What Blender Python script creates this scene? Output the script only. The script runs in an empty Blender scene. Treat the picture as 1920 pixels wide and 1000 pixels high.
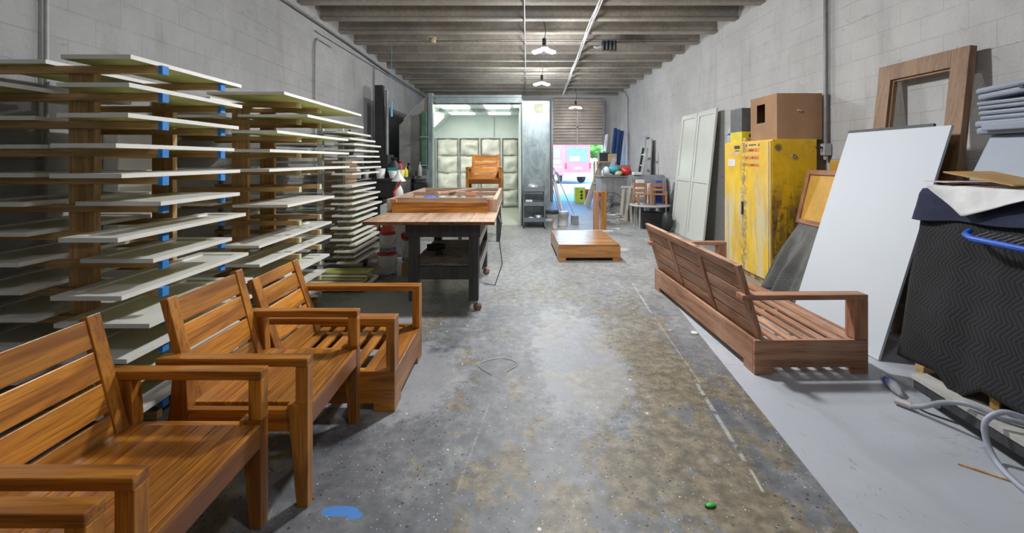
import bpy, bmesh, math, random
from mathutils import Vector, Matrix, noise
C = bpy.context.scene.collection
sc = bpy.context.scene
R = math.radians
# ------------------------------------------------------------------ camera, world, exposure
CH = 1.42
cd = bpy.data.cameras.new('camera'); cam = bpy.data.objects.new('camera', cd); C.objects.link(cam)
cam.location = (0, 0, CH); cam.rotation_euler = (R(90), 0, 0)
cd.sensor_width = 36; cd.lens = 840/1920*36; cd.shift_x = -5/1920; cd.shift_y = -200/1920
cd.clip_start = 0.05; cd.clip_end = 300
sc.camera = cam
w = bpy.data.worlds.new('sky'); sc.world = w; w.use_nodes = True
wn = w.node_tree.nodes; bgn = wn['Background']
sky = wn.new('ShaderNodeTexSky'); sky.sky_type = 'NISHITA'; sky.sun_disc = False
sky.sun_elevation = R(50); sky.sun_rotation = R(200)
hs = wn.new('ShaderNodeHueSaturation'); hs.inputs['Saturation'].default_value = 1.5
w.node_tree.links.new(sky.outputs[0], hs.inputs['Color']); w.node_tree.links.new(hs.outputs[0], bgn.inputs[0]); bgn.inputs[1].default_value = 1.5
sd = bpy.data.lights.new('sun', 'SUN'); so = bpy.data.objects.new('sun', sd); C.objects.link(so)
sd.energy = 2.6; sd.angle = R(1); sd.color = (1, .95, .88); so.rotation_euler = (R(42), 0, R(-15)); so.location = (0, 0, 12)
sc.view_settings.view_transform = 'Standard'; sc.view_settings.look = 'None'
sc.view_settings.gamma = 1; sc.view_settings.use_curve_mapping = False
sc.view_settings.exposure = 0.0
LAMP_W = 210          # watts of each hanging work lamp
random.seed(7)

# ------------------------------------------------------------------ node helper
class NT:
    def __init__(s, name):
        s.m = bpy.data.materials.new(name); s.m.use_nodes = True
        s.t = s.m.node_tree; s.n = s.t.nodes; s.l = s.t.links; s.b = s.n['Principled BSDF']
        s.out = s.n['Material Output']
    def put(s, sock, v):
        if v is None: return
        if isinstance(v, bpy.types.NodeSocket): s.l.new(v, sock)
        elif isinstance(v, (tuple, list)):
            sock.default_value = tuple(v) + ((1,) if len(sock.default_value) == 4 and len(v) == 3 else ())
        else: sock.default_value = v
    def obj(s): return s.n.new('ShaderNodeTexCoord').outputs['Object']
    def sep(s, v):
        n = s.n.new('ShaderNodeSeparateXYZ'); s.put(n.inputs[0], v); return n.outputs
    def comb(s, x, y, z):
        n = s.n.new('ShaderNodeCombineXYZ'); s.put(n.inputs[0], x); s.put(n.inputs[1], y); s.put(n.inputs[2], z); return n.outputs[0]
    def M(s, op, a, b=None, c=None):
        n = s.n.new('ShaderNodeMath'); n.operation = op
        s.put(n.inputs[0], a); s.put(n.inputs[1], b); s.put(n.inputs[2], c); return n.outputs[0]
    def map(s, v, sc=(1, 1, 1), loc=(0, 0, 0)):
        n = s.n.new('ShaderNodeMapping'); s.put(n.inputs[0], v); s.put(n.inputs['Scale'], sc); s.put(n.inputs['Location'], loc); return n.outputs[0]
    def noise(s, v, scale=5, detail=4, rough=.5, dist=0):
        n = s.n.new('ShaderNodeTexNoise'); s.put(n.inputs['Vector'], v)
        n.inputs['Scale'].default_value = scale; n.inputs['Detail'].default_value = detail
        n.inputs['Roughness'].default_value = rough; n.inputs['Distortion'].default_value = dist
        return n.outputs['Fac']
    def vor(s, v, scale=5, feat='F1'):
        n = s.n.new('ShaderNodeTexVoronoi'); n.feature = feat; s.put(n.inputs['Vector'], v); n.inputs['Scale'].default_value = scale
        return n.outputs['Distance'], n.outputs.get('Color')
    def step(s, v, lo, hi):      # smooth ramp from 0 at lo to 1 at hi
        n = s.n.new('ShaderNodeMapRange'); n.interpolation_type = 'SMOOTHSTEP'; s.put(n.inputs[0], v)
        n.inputs[1].default_value = lo; n.inputs[2].default_value = hi; return n.outputs[0]
    def mix(s, f, a, b, mode='MIX'):
        n = s.n.new('ShaderNodeMix'); n.data_type = 'RGBA'; n.blend_type = mode
        s.put(n.inputs[0], f); s.put(n.inputs[6], a); s.put(n.inputs[7], b); return n.outputs[2]
    def bump(s, h, strength=.3, dist=.01):
        n = s.n.new('ShaderNodeBump'); n.inputs['Strength'].default_value = strength; n.inputs['Distance'].default_value = dist
        s.put(n.inputs['Height'], h); s.l.new(n.outputs[0], s.b.inputs['Normal'])
    def fin(s, col=None, rough=.5, metal=0, **k):
        s.put(s.b.inputs['Base Color'], col); s.put(s.b.inputs['Roughness'], rough); s.put(s.b.inputs['Metallic'], metal)
        for q, v in k.items(): s.put(s.b.inputs[q.replace('_', ' ')], v)
        return s.m

_pm = {}
def plain(name, col, rough=.5, metal=0, var=.12, scale=8, bump=0.0, **k):
    if name in _pm: return _pm[name]
    t = NT(name); o = t.obj(); n = t.noise(o, scale, 5, .6)
    c = t.mix(t.step(n, .3, .7), tuple(x*(1-var) for x in col), tuple(min(1, x*(1+var)) for x in col))
    if bump: t.bump(t.noise(o, scale*6, 4, .6), bump, .004)
    _pm[name] = t.fin(c, rough, metal, **k); return _pm[name]
def emit(name, col, s):
    t = NT(name); t.b.inputs['Emission Color'].default_value = (*col, 1); t.b.inputs['Emission Strength'].default_value = s
    return t.fin(col, .5)
def wood(name, dark, light, axis=1, rough=.4, var=.3, scale=1.0, coat=0, wear=None):
    t = NT(name); o = t.obj(); g = t.n.new('ShaderNodeNewGeometry').outputs['Random Per Island']
    off = t.M('MULTIPLY', g, 37.0); x, y, z = t.sep(o)
    v = t.comb(t.M('ADD', x, off), t.M('ADD', y, off), t.M('ADD', z, off))
    s = [14*scale]*3; s[axis] = 1.1*scale
    n1 = t.noise(t.map(v, tuple(s)), 1.0, 5, .6, .9)
    s2 = [110*scale]*3; s2[axis] = 4*scale
    n2 = t.noise(t.map(v, tuple(s2)), 1.0, 3, .6, .3)
    c = t.mix(t.step(n1, .3, .7), dark, light)
    c = t.mix(t.M('MULTIPLY', t.step(n2, .5, .7), .6), c, tuple(q*.4 for q in dark))
    k = t.M('ADD', t.M('MULTIPLY', g, var*2), 1-var)
    c = t.mix(1.0, c, t.comb(k, k, k), 'MULTIPLY')
    if wear:
        c = t.mix(t.M('MULTIPLY', t.step(t.noise(o, 3, 5, .6), .45, .7), .38), c, wear)
    t.bump(n2, .12, .002)
    return t.fin(c, rough, 0, Coat_Weight=coat, Coat_Roughness=.25)

# ------------------------------------------------------------------ mesh helper
class MB:
    def __init__(s): s.v = []; s.f = []; s.mi = []; s.sm = []
    def add(s, vs, fs, mi=0, M=None, smooth=False):
        o = len(s.v)
        for p in vs:
            p = Vector(p); s.v.append((M @ p) if M is not None else p)
        for f in fs: s.f.append([i+o for i in f]); s.mi.append(mi); s.sm.append(smooth)
        return s
    def box(s, x0, x1, y0, y1, z0, z1, mi=0, M=None):
        vs = [(x, y, z) for z in (z0, z1) for y in (y0, y1) for x in (x0, x1)]
        return s.add(vs, [(0, 2, 3, 1), (4, 5, 7, 6), (0, 1, 5, 4), (2, 6, 7, 3), (0, 4, 6, 2), (1, 3, 7, 5)], mi, M)
    def prism(s, poly, d0, d1, axis=1, mi=0, M=None):     # poly in the two other axes, counter-clockwise or not
        def P(a, b, d): return ((d, a, b), (a, d, b), (a, b, d))[axis]
        n = len(poly); vs = [P(a, b, d0) for a, b in poly] + [P(a, b, d1) for a, b in poly]
        fs = [tuple(range(n)), tuple(range(2*n-1, n-1, -1))] + [(i, i+n, (i+1) % n+n, (i+1) % n) for i in range(n)]
        return s.add(vs, fs, mi, M)
    def tube(s, pts, r, seg=8, mi=0, M=None, closed=False):
        pts = [Vector(p) for p in pts]; n = len(pts); vs = []; fs = []; up = None
        for i, p in enumerate(pts):
            a = pts[i-1] if (i or closed) else p; b = pts[(i+1) % n] if (i < n-1 or closed) else p
            d = (b-a).normalized()
            if up is None:
                up = d.orthogonal().normalized()
            up = (up - d*up.dot(d)).normalized(); q = d.cross(up); rr = r[i] if isinstance(r, (list, tuple)) else r
            vs += [p + up*math.cos(2*math.pi*k/seg)*rr + q*math.sin(2*math.pi*k/seg)*rr for k in range(seg)]
        m = n if closed else n-1
        for i in range(m):
            j = (i+1) % n
            fs += [(i*seg+k, i*seg+(k+1) % seg, j*seg+(k+1) % seg, j*seg+k) for k in range(seg)]
        s.add(vs, fs, mi, M, True)
        if not closed: s.add(vs[:seg], [tuple(reversed(range(seg)))], mi, M); s.add(vs[-seg:], [tuple(range(seg))], mi, M)
        return s
    def lathe(s, prof, c=(0, 0, 0), seg=24, mi=0, M=None):
        vs = []; fs = []; n = len(prof)
        for r, z in prof: vs += [(c[0]+r*math.cos(2*math.pi*k/seg), c[1]+r*math.sin(2*math.pi*k/seg), c[2]+z) for k in range(seg)]
        for i in range(n-1): fs += [(i*seg+k, i*seg+(k+1) % seg, (i+1)*seg+(k+1) % seg, (i+1)*seg+k) for k in range(seg)]
        s.add(vs, fs, mi, M, True)
        s.add(vs[:seg], [tuple(reversed(range(seg)))], mi, M); s.add(vs[-seg:], [tuple(range(seg))], mi, M); return s
    def blob(s, c, r, mi=0, amp=.15, sub=2, fq=3, seed=0):
        bm = bmesh.new(); bmesh.ops.create_icosphere(bm, subdivisions=sub, radius=1)
        vs = []
        for v in bm.verts:
            k = 1+amp*noise.noise(v.co*fq+Vector((seed, seed*2, 0))); vs.append((c[0]+v.co.x*r[0]*k, c[1]+v.co.y*r[1]*k, c[2]+v.co.z*r[2]*k))
        fs = [[q.index for q in f.verts] for f in bm.faces]; bm.free(); return s.add(vs, fs, mi, None, True)
    def grid(s, fn, nu, nv, mi=0, thick=0, smooth=True):
        vs = [fn(i/nu, j/nv) for j in range(nv+1) for i in range(nu+1)]
        fs = [(j*(nu+1)+i, j*(nu+1)+i+1, (j+1)*(nu+1)+i+1, (j+1)*(nu+1)+i) for j in range(nv) for i in range(nu)]
        return s.add(vs, fs, mi, None, smooth)
    def build(s, name, mats, parent=None, bevel=0, origin=None, solid=0):
        if not isinstance(mats, (list, tuple)): mats = [mats]
        off = Vector((0, 0, 0))
        if parent is not None: off = Vector(parent['_o'])
        elif origin == 'base':
            xs = [v.x for v in s.v]; ys = [v.y for v in s.v]; zs = [v.z for v in s.v]
            off = Vector(((min(xs)+max(xs))/2, (min(ys)+max(ys))/2, min(zs)))
        me = bpy.data.meshes.new(name); me.from_pydata([tuple(v-off) for v in s.v], [], s.f)
        for m in mats: me.materials.append(m)
        me.polygons.foreach_set('material_index', s.mi); me.polygons.foreach_set('use_smooth', s.sm)
        bm = bmesh.new(); bm.from_mesh(me)
        if solid < 0 or not solid: bmesh.ops.recalc_face_normals(bm, faces=bm.faces)
        bm.to_mesh(me); bm.free()
        o = bpy.data.objects.new(name, me); C.objects.link(o)
        o['_o'] = (off.x, off.y, off.z)
        if parent is not None: o.parent = parent
        else: o.location = off
        if solid:
            m = o.modifiers.new('thickness', 'SOLIDIFY'); m.thickness = abs(solid); m.offset = -1
        if bevel:
            m = o.modifiers.new('edge', 'BEVEL'); m.width = bevel; m.segments = 2; m.limit_method = 'ANGLE'; m.angle_limit = R(40)
        return o
def thing(name, label, cat, loc=(0, 0, 0), group=None):
    o = bpy.data.objects.new(name, None); C.objects.link(o); o.location = loc; o['_o'] = tuple(loc)
    o.empty_display_size = .1
    return tag(o, label, cat, group)
def tag(o, label, cat, group=None, kind=None):
    o['label'] = label; o['category'] = cat
    if group: o['group'] = group
    if kind: o['kind'] = kind
    return o
def struct(name, mb, mats, parent=None, bevel=0):
    o = mb.build(name, mats, parent, bevel)
    if parent is None: o['kind'] = 'structure'
    return o
def dup(root, loc, label, rz=0, group=None):
    r = root.copy(); C.objects.link(r); r.location = loc; r.rotation_euler = (0, 0, rz); r['label'] = label
    if group: r['group'] = group
    for ch in list(root.children):
        c = ch.copy(); C.objects.link(c); c.parent = r
        for g in list(ch.children):
            d = g.copy(); C.objects.link(d); d.parent = c
    return r
def one(mb, name, mats, label, cat, group=None, bevel=0, solid=0):
    return tag(mb.build(name, mats, None, bevel, 'base', solid), label, cat, group)
def frame_mat(o, u, v):      # local x->u, y->v, z->u x v
    u = Vector(u).normalized(); v = Vector(v); v = (v-u*v.dot(u)).normalized(); n = u.cross(v)
    return Matrix(((u.x, v.x, n.x, o[0]), (u.y, v.y, n.y, o[1]), (u.z, v.z, n.z, o[2]), (0, 0, 0, 1)))
def lean(xb, xt, y_near, h, z0=0):   # a panel leaning in x: local x runs from near to far along Y, local y up the slope, local z faces the aisle (-X)
    return frame_mat((xb, y_near, z0), (0, -1, 0), (xt-xb, 0, h)) @ Matrix.Diagonal((-1, 1, 1, 1))
def lettering(body, size, M, mat, parent, name='lettering', wrap=None, bold=0):
    cu = bpy.data.curves.new('t', 'FONT'); cu.body = body; cu.size = size; cu.extrude = .0006; cu.align_x = 'CENTER'; cu.align_y = 'CENTER'; cu.offset = bold
    t = bpy.data.objects.new('t', cu); C.objects.link(t)
    bpy.context.view_layer.update()
    me = bpy.data.meshes.new_from_object(t.evaluated_get(bpy.context.evaluated_depsgraph_get()))
    C.objects.unlink(t); bpy.data.objects.remove(t)
    mb = MB(); vs = []
    for v in me.vertices:
        p = Vector(v.co)
        if wrap:                       # bend round a vertical cylinder: (cx, cy, cz, radius, centre angle)
            cx, cy, cz, r, a0 = wrap; a = a0+p.x/r; rr = r+.0008+p.z
            p = Vector((cx+rr*math.cos(a), cy+rr*math.sin(a), cz+p.y))
        else: p = M @ p
        vs.append(p)
    mb.add(vs, [list(f.vertices) for f in me.polygons]); bpy.data.meshes.remove(me)
    return mb.build(name, mat, parent)

# ------------------------------------------------------------------ materials
def mat_floor():
    t = NT('worn_concrete_floor'); o = t.obj(); x, y, z = t.sep(o)
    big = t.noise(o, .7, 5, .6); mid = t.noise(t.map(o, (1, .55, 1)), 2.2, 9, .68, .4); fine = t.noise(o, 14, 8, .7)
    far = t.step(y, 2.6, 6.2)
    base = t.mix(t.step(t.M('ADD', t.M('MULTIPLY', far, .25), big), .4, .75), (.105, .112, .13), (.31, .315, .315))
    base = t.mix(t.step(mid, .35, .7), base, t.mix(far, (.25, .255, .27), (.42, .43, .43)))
    # tan sealed patches where the grey coat wore off, thickest in the middle of the aisle
    d = t.M('MULTIPLY', t.M('SUBTRACT', x, t.M('ADD', .78, t.M('MULTIPLY', y, .02))), 1.9)
    g = t.M('POWER', 2.718, t.M('MULTIPLY', t.M('MULTIPLY', d, d), -1))
    nearm = t.M('SUBTRACT', 1.0, t.M('MULTIPLY', far, .75))
    tanf = t.M('ADD', t.noise(t.map(o, (1.3, .8, 1), (3, 7, 0)), 1.7, 11, .76), t.M('MULTIPLY', t.M('MULTIPLY', g, .13), nearm))
    tan = t.mix(t.step(fine, .3, .7), (.17, .135, .075), (.31, .25, .155))
    base = t.mix(t.M('MULTIPLY', t.step(tanf, .545, .585), t.M('MULTIPLY', nearm, .85)), base, tan)
    rust = t.step(t.noise(t.map(o, (1, 1, 1), (9, 2, 0)), 1.3, 6, .6), .60, .75)
    base = t.mix(t.M('MULTIPLY', rust, t.M('MULTIPLY', g, .6)), base, (.19, .10, .05))
    dk = t.step(t.noise(t.map(o, (1, 1, 1), (1, 12, 0)), 5, 10, .75), .58, .68)
    base = t.mix(t.M('MULTIPLY', dk, .55), base, (.06, .065, .08))
    ch = t.step(t.noise(t.map(o, (1, .8, 1), (7, 3, 0)), 3.1, 10, .8, .6), .54, .66)
    base = t.mix(t.M('MULTIPLY', ch, .5), base, (.42, .42, .41))
    ch = t.step(t.noise(t.map(o, (1.2, .6, 1), (4, 9, 0)), 6, 10, .8, .3), .57, .66)
    base = t.mix(t.M('MULTIPLY', ch, .6), base, (.10, .11, .15))
    gr = t.step(fine, .25, .8); base = t.mix(.5, base, t.mix(gr, (.03, .03, .035), (.62, .62, .60)), 'OVERLAY')
    # drips of white paint and dark spots
    for sc_, th, col, lo in ((9, .085, (.7, .7, .68), .54), (31, .17, (.035, .035, .04), .52), (13, .10, (.04, .035, .035), .5), (23, .1, (.66, .66, .62), .55), (17, .12, (.03, .03, .035), .5), (42, .13, (.6, .6, .58), .5)):
        dd, cc = t.vor(o, sc_); sel = t.step(t.noise(o, sc_*.5, 2, .5), lo-.04, lo)
        base = t.mix(t.M('MULTIPLY', t.M('SUBTRACT', 1.0, t.step(dd, th*.7, th)), sel), base, col)
    # painted strokes: (x0,y0,x1,y1,width,strength,colour)
    for x0, y0, x1, y1, wd, st, col in ((1.36, 5.2, 1.27, 4.2, .014, .6, (.50, .50, .46)), (1.27, 4.2, 1.18, 2.85, .008, .35, (.5, .5, .46)), (1.155, 2.83, 1.085, 2.12, .015, .6, (.52, .52, .48)), (1.08, 2.05, 1.06, 1.9, .008, .7, (.55, .56, .54)),
                                        (.35, 6.2, .48, 2.6, .014, .22, (.09, .10, .14)), (.95, 4.6, .62, 2.6, .012, .3, (.09, .1, .14)), (-.15, 2.6, -.25, 1.9, .007, .25, (.5, .5, .5)),
                                        (.75, 4.7, 1.2, 2.6, .008, .3, (.08, .09, .1))):
        dx, dy = x1-x0, y1-y0; L2 = dx*dx+dy*dy
        tt = t.M('DIVIDE', t.M('ADD', t.M('MULTIPLY', t.M('SUBTRACT', x, x0), dx), t.M('MULTIPLY', t.M('SUBTRACT', y, y0), dy)), L2)
        tt.node.use_clamp = True
        ex = t.M('SUBTRACT', x, t.M('ADD', x0, t.M('MULTIPLY', tt, dx))); ey = t.M('SUBTRACT', y, t.M('ADD', y0, t.M('MULTIPLY', tt, dy)))
        dist = t.M('SQRT', t.M('ADD', t.M('MULTIPLY', ex, ex), t.M('MULTIPLY', ey, ey)))
        dist = t.M('ADD', dist, t.M('MULTIPLY', t.M('SUBTRACT', fine, .5), wd*1.2))
        f = t.M('MULTIPLY', t.M('SUBTRACT', 1.0, t.step(dist, wd*.5, wd)), t.M('MULTIPLY', t.step(t.noise(o, 14, 6, .75), .40, .52), st))
        base = t.mix(f, base, col)
    # blue paint spills by the chairs, larger pale soft-edged ellipses elsewhere
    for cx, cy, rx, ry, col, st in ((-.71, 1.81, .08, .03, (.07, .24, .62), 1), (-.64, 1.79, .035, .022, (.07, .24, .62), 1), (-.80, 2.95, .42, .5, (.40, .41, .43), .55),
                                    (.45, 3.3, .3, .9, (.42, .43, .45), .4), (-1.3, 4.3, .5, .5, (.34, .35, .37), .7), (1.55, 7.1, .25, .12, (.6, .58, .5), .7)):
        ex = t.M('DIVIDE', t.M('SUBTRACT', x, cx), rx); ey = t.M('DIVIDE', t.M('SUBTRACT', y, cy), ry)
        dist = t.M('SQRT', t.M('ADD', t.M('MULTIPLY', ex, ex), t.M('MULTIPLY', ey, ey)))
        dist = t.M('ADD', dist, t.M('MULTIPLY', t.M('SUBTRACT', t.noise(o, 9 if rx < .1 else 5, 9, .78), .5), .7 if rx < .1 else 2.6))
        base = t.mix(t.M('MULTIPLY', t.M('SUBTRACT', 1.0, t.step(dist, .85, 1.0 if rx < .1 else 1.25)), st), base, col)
    # booth floor is painted pale, right bay painted light grey
    bo = t.M('MULTIPLY', t.step(y, 9.75, 9.8), t.M('SUBTRACT', 1.0, t.step(x, .2, .22)))
    base = t.mix(t.M('MULTIPLY', bo, .85), base, t.mix(mid, (.40, .42, .36), (.55, .56, .50)))
    seam = t.M('SUBTRACT', x, t.M('ADD', 1.14, t.M('MULTIPLY', y, .1)))
    pr = t.M('MULTIPLY', t.step(seam, -.002, .002), t.M('SUBTRACT', 1.0, t.step(y, 4.85, 4.87)))
    pc = t.mix(t.step(big, .3, .7), (.40, .42, .46), (.47, .49, .53))
    sc1 = t.step(t.noise(t.map(o, (5, 22, 1)), 1.6, 5, .6, 1.5), .60, .66)
    pc = t.mix(t.M('MULTIPLY', sc1, t.M('MULTIPLY', t.step(big, .42, .56), .5)), pc, (.13, .13, .15))
    pc = t.mix(t.M('MULTIPLY', t.step(t.noise(t.map(o, (30, 9, 1), (2, 5, 0)), 1.6, 4, .6, 1), .65, .69), t.M('MULTIPLY', t.step(mid, .42, .55), .6)), pc, (.10, .10, .11))
    pc = t.mix(t.M('MULTIPLY', t.step(mid, .5, .7), .35), pc, (.30, .30, .30))
    base = t.mix(pr, base, pc)
    rg = t.M('ADD', .33, t.M('MULTIPLY', mid, .36)); t.bump(fine, .15, .003)
    return t.fin(base, rg, 0)
def mat_block(name, a, b, yaxis=True, dirt=(.2, .19, .18), dado=False):
    t = NT(name); o = t.obj(); x, y, z = t.sep(o); v = t.comb(y if yaxis else x, z, 0.0)
    br = t.n.new('ShaderNodeTexBrick'); t.put(br.inputs['Vector'], v); br.inputs['Scale'].default_value = 1
    br.inputs['Brick Width'].default_value = .406; br.inputs['Row Height'].default_value = .203
    br.inputs['Mortar Size'].default_value = .006; br.inputs['Mortar Smooth'].default_value = .6; br.offset = .5
    big = t.noise(o, 1.1, 6, .65); fine = t.noise(o, 26, 8, .7); st = t.noise(t.map(o, (1, 1, .25)), 3, 7, .65)
    c = t.mix(t.step(big, .3, .7), a, b)
    c = t.mix(t.M('MULTIPLY', t.step(st, .5, .78), .35), c, dirt)
    c = t.mix(t.M('MULTIPLY', br.outputs['Fac'], t.M('MULTIPLY', t.step(t.noise(o, 1.5, 3, .5), .44, .64), .17)), c, tuple(q*.55 for q in a))
    pit = t.step(t.noise(o, 11, 6, .75), .66, .70); c = t.mix(t.M('MULTIPLY', pit, .6), c, tuple(q*.4 for q in a))
    dr = t.step(t.noise(t.map(o, (1, 2.2, 7), (5, 1, 2)), 1.2, 6, .65, 1.2), .645, .66); c = t.mix(t.M('MULTIPLY', dr, .35), c, tuple(q*.5 for q in a))
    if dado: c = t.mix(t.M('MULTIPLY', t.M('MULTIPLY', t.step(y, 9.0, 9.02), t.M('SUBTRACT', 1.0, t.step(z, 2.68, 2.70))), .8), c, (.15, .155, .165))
    h = t.M('SUBTRACT', t.M('ADD', t.M('MULTIPLY', fine, .7), t.M('MULTIPLY', t.noise(o, 6, 6, .6), 1.2)), t.M('MULTIPLY', br.outputs['Fac'], .3))
    t.bump(h, .8, .014)
    return t.fin(c, .75)
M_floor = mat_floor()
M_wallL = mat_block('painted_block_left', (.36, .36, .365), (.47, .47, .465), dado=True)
M_wallR = mat_block('painted_block_right', (.50, .495, .485), (.60, .595, .585))
M_wallE = mat_block('painted_block_end', (.40, .395, .385), (.50, .495, .485), False)
def mat_conc():
    t = NT('concrete_joist'); o = t.obj(); a = t.noise(t.map(o, (1, 1, 1)), 1.0, 7, .65); b = t.noise(o, 18, 7, .7)
    c = t.mix(t.step(a, .35, .7), (.27, .24, .20), (.42, .38, .325)); c = t.mix(.25, c, t.mix(t.step(b, .3, .7), (.2, .2, .2), (.8, .8, .8)), 'OVERLAY')
    c = t.mix(t.M('MULTIPLY', t.step(t.noise(o, .45, 3, .5), .52, .66), .45), c, (.16, .16, .17))
    t.bump(b, .3, .004); return t.fin(c, .85)
M_conc = mat_conc()
M_deck = plain('dark_deck', (.16, .15, .14), .9, var=.3, scale=2)
VD, VL = (.23, .070, .008), (.60, .24, .028)
M_vx = wood('varnished_teak_x', VD, VL, 0, .38, .22, coat=.25); M_vy = wood('varnished_teak_y', VD, VL, 1, .36, .36, coat=.25); M_vz = wood('varnished_teak_z', VD, VL, 2, .38, .15, coat=.25)
RD, RL = (.28, .115, .055), (.54, .29, .175)
M_rx = wood('raw_teak_x', RD, RL, 0, .6, .22, wear=(.50, .34, .25)); M_ry = wood('raw_teak_y', RD, RL, 1, .6, .22, wear=(.50, .34, .25)); M_rz = wood('raw_teak_z', RD, RL, 2, .6, .15)
M_mx = wood('oiled_teak_x', (.30, .12, .03), (.55, .26, .085), 0, .25, .2, coat=.4); M_my = wood('oiled_teak_y', (.30, .12, .03), (.50, .22, .07), 1, .3, .15, coat=.4)
PD, PL = (.42, .23, .08), (.68, .44, .19)
M_px = wood('pine_x', PD, PL, 0, .6, .25); M_py = wood('pine_y', PD, PL, 1, .6, .25); M_pz = wood('pine_z', PD, PL, 2, .6, .15)
M_door = wood('sash_wood', (.20, .10, .045), (.33, .19, .095), 2, .5, .12)
M_tabtop = wood('scuffed_bench_planks', (.30, .17, .10), (.50, .34, .23), 1, .6, .25, wear=(.52, .44, .36))
M_tabend = wood('scuffed_plank_ends', (.15, .065, .03), (.36, .17, .08), 0, .6, .5)
M_frx = wood('bare_frame_x', (.30, .17, .11), (.50, .33, .23), 0, .6, .2); M_fry = wood('bare_frame_y', (.38, .25, .17), (.58, .43, .32), 1, .6, .2)
M_white = plain('white_lacquer', (.80, .79, .74), .35, var=.03)
M_under = plain('olive_underside', (.42, .42, .12), .6, var=.25, scale=3)  # yellow-green tone for the lower faces of the cabinet doors
M_tape = plain('blue_tape', (.03, .22, .62), .6, var=.1)
M_cream = plain('cream_tape', (.62, .55, .30), .6)
M_gal = NT('galvanised_sheet')
_o = M_gal.obj(); _c = M_gal.mix(M_gal.step(M_gal.noise(M_gal.map(_o, (1, 1, .5)), 3, 7, .65, 1.5), .35, .65), (.22, .27, .29), (.38, .46, .48))
_c = M_gal.mix(M_gal.M('MULTIPLY', M_gal.step(M_gal.noise(_o, 5, 6, .7), .58, .66), .5), _c, (.30, .26, .15))
M_gal.bump(M_gal.noise(M_gal.map(_o, (1, 1, .35)), 1.6, 2, .4, .6), .5, .03); M_gal = M_gal.fin(_c, .38, .55)
M_galgrey = plain('dull_sheet_metal', (.34, .34, .33), .5, .3, var=.25, scale=2.5, bump=.1)
M_booth = plain('booth_white_panel', (.62, .71, .71), .4, 0, var=.05, scale=2)
M_filter = plain('filter_fleece', (.72, .72, .67), .9, var=.12, scale=4, bump=.5)
M_steel = plain('grey_steel', (.30, .31, .32), .45, .5, var=.15)
M_lsteel = plain('light_steel', (.55, .56, .57), .4, .5, var=.12)
M_black = plain('black_paint', (.025, .026, .028), .5, var=.2)
M_dkwood = wood('charcoal_painted_timber', (.032, .034, .036), (.065, .066, .068), 2, .55, .1)
M_pipe = plain('conduit', (.22, .22, .23), .45, .4)
M_pipeL = plain('painted_conduit', (.42, .42, .42), .5, .1)
M_card = plain('cardboard', (.36, .21, .115), .85, var=.1, scale=3, bump=.1)
M_cardL = plain('pale_cardboard', (.50, .36, .20), .85, var=.1, scale=5)
M_rubber = plain('rubber', (.03, .03, .03), .8)
M_bulb = emit('led_lens', (.95, .98, 1), 45)
M_panelL = emit('booth_light_panel', (1, .975, .84), 5.0)
M_plasticW = plain('white_plastic', (.70, .71, .70), .4, var=.05)
M_red = plain('red_plastic', (.55, .03, .03), .4); M_blue = plain('blue_plastic', (.03, .11, .55), .35); M_teal = plain('teal_cloth', (.06, .36, .42), .9, var=.3, scale=20)
M_yel = plain('yellow_plastic', (.70, .58, .02), .5); M_green = plain('green_paint', (.06, .15, .10), .45, .1, var=.25)
M_lav = plain('greyblue_plastic', (.27, .31, .38), .5, var=.08, scale=2)
M_brass = plain('brass', (.55, .35, .10), .3, .9)

# ------------------------------------------------------------------ the room
LX, RX, YB, YE, JZ = -3.04, 3.5, -1.6, 15.4, 3.62
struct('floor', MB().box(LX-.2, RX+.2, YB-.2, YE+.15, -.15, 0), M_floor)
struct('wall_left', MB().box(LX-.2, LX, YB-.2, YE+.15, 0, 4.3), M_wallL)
struct('wall_right', MB().box(RX, RX+.2, YB-.2, YE+.15, 0, 4.3), M_wallR)
struct('wall_back', MB().box(LX, RX, YB-.2, YB, 0, 4.3), M_wallE)
struct('wall_front', MB().box(LX, 1.30, YE, YE+.15, 0, 4.3).box(3.02, RX, YE, YE+.15, 0, 4.3).box(1.30, 3.02, YE, YE+.15, 3.46, 4.3), M_wallE)
struct('ceiling', MB().box(LX-.2, RX+.2, YB-.2, YE+.15, 4.06, 4.2), M_deck)
ji = 0; y = 6.26-.735*10
while y < 15.2:
    ji += 1
    struct('trim_%d' % ji, MB().prism([(y-.01, JZ), (y+.12, JZ), (y+.12, JZ+.03), (y+.095, JZ+.05), (y+.105, 4.06), (y+.005, 4.06), (y+.015, JZ+.05), (y-.01, JZ+.03)], LX, RX, 0), M_conc)
    y += .735
0 and struct('trim_%d' % (ji+1), MB().box(2.95, RX, 14.9, 15.39, 3.05, 3.62), M_conc)   # concrete corner block over the door

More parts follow.
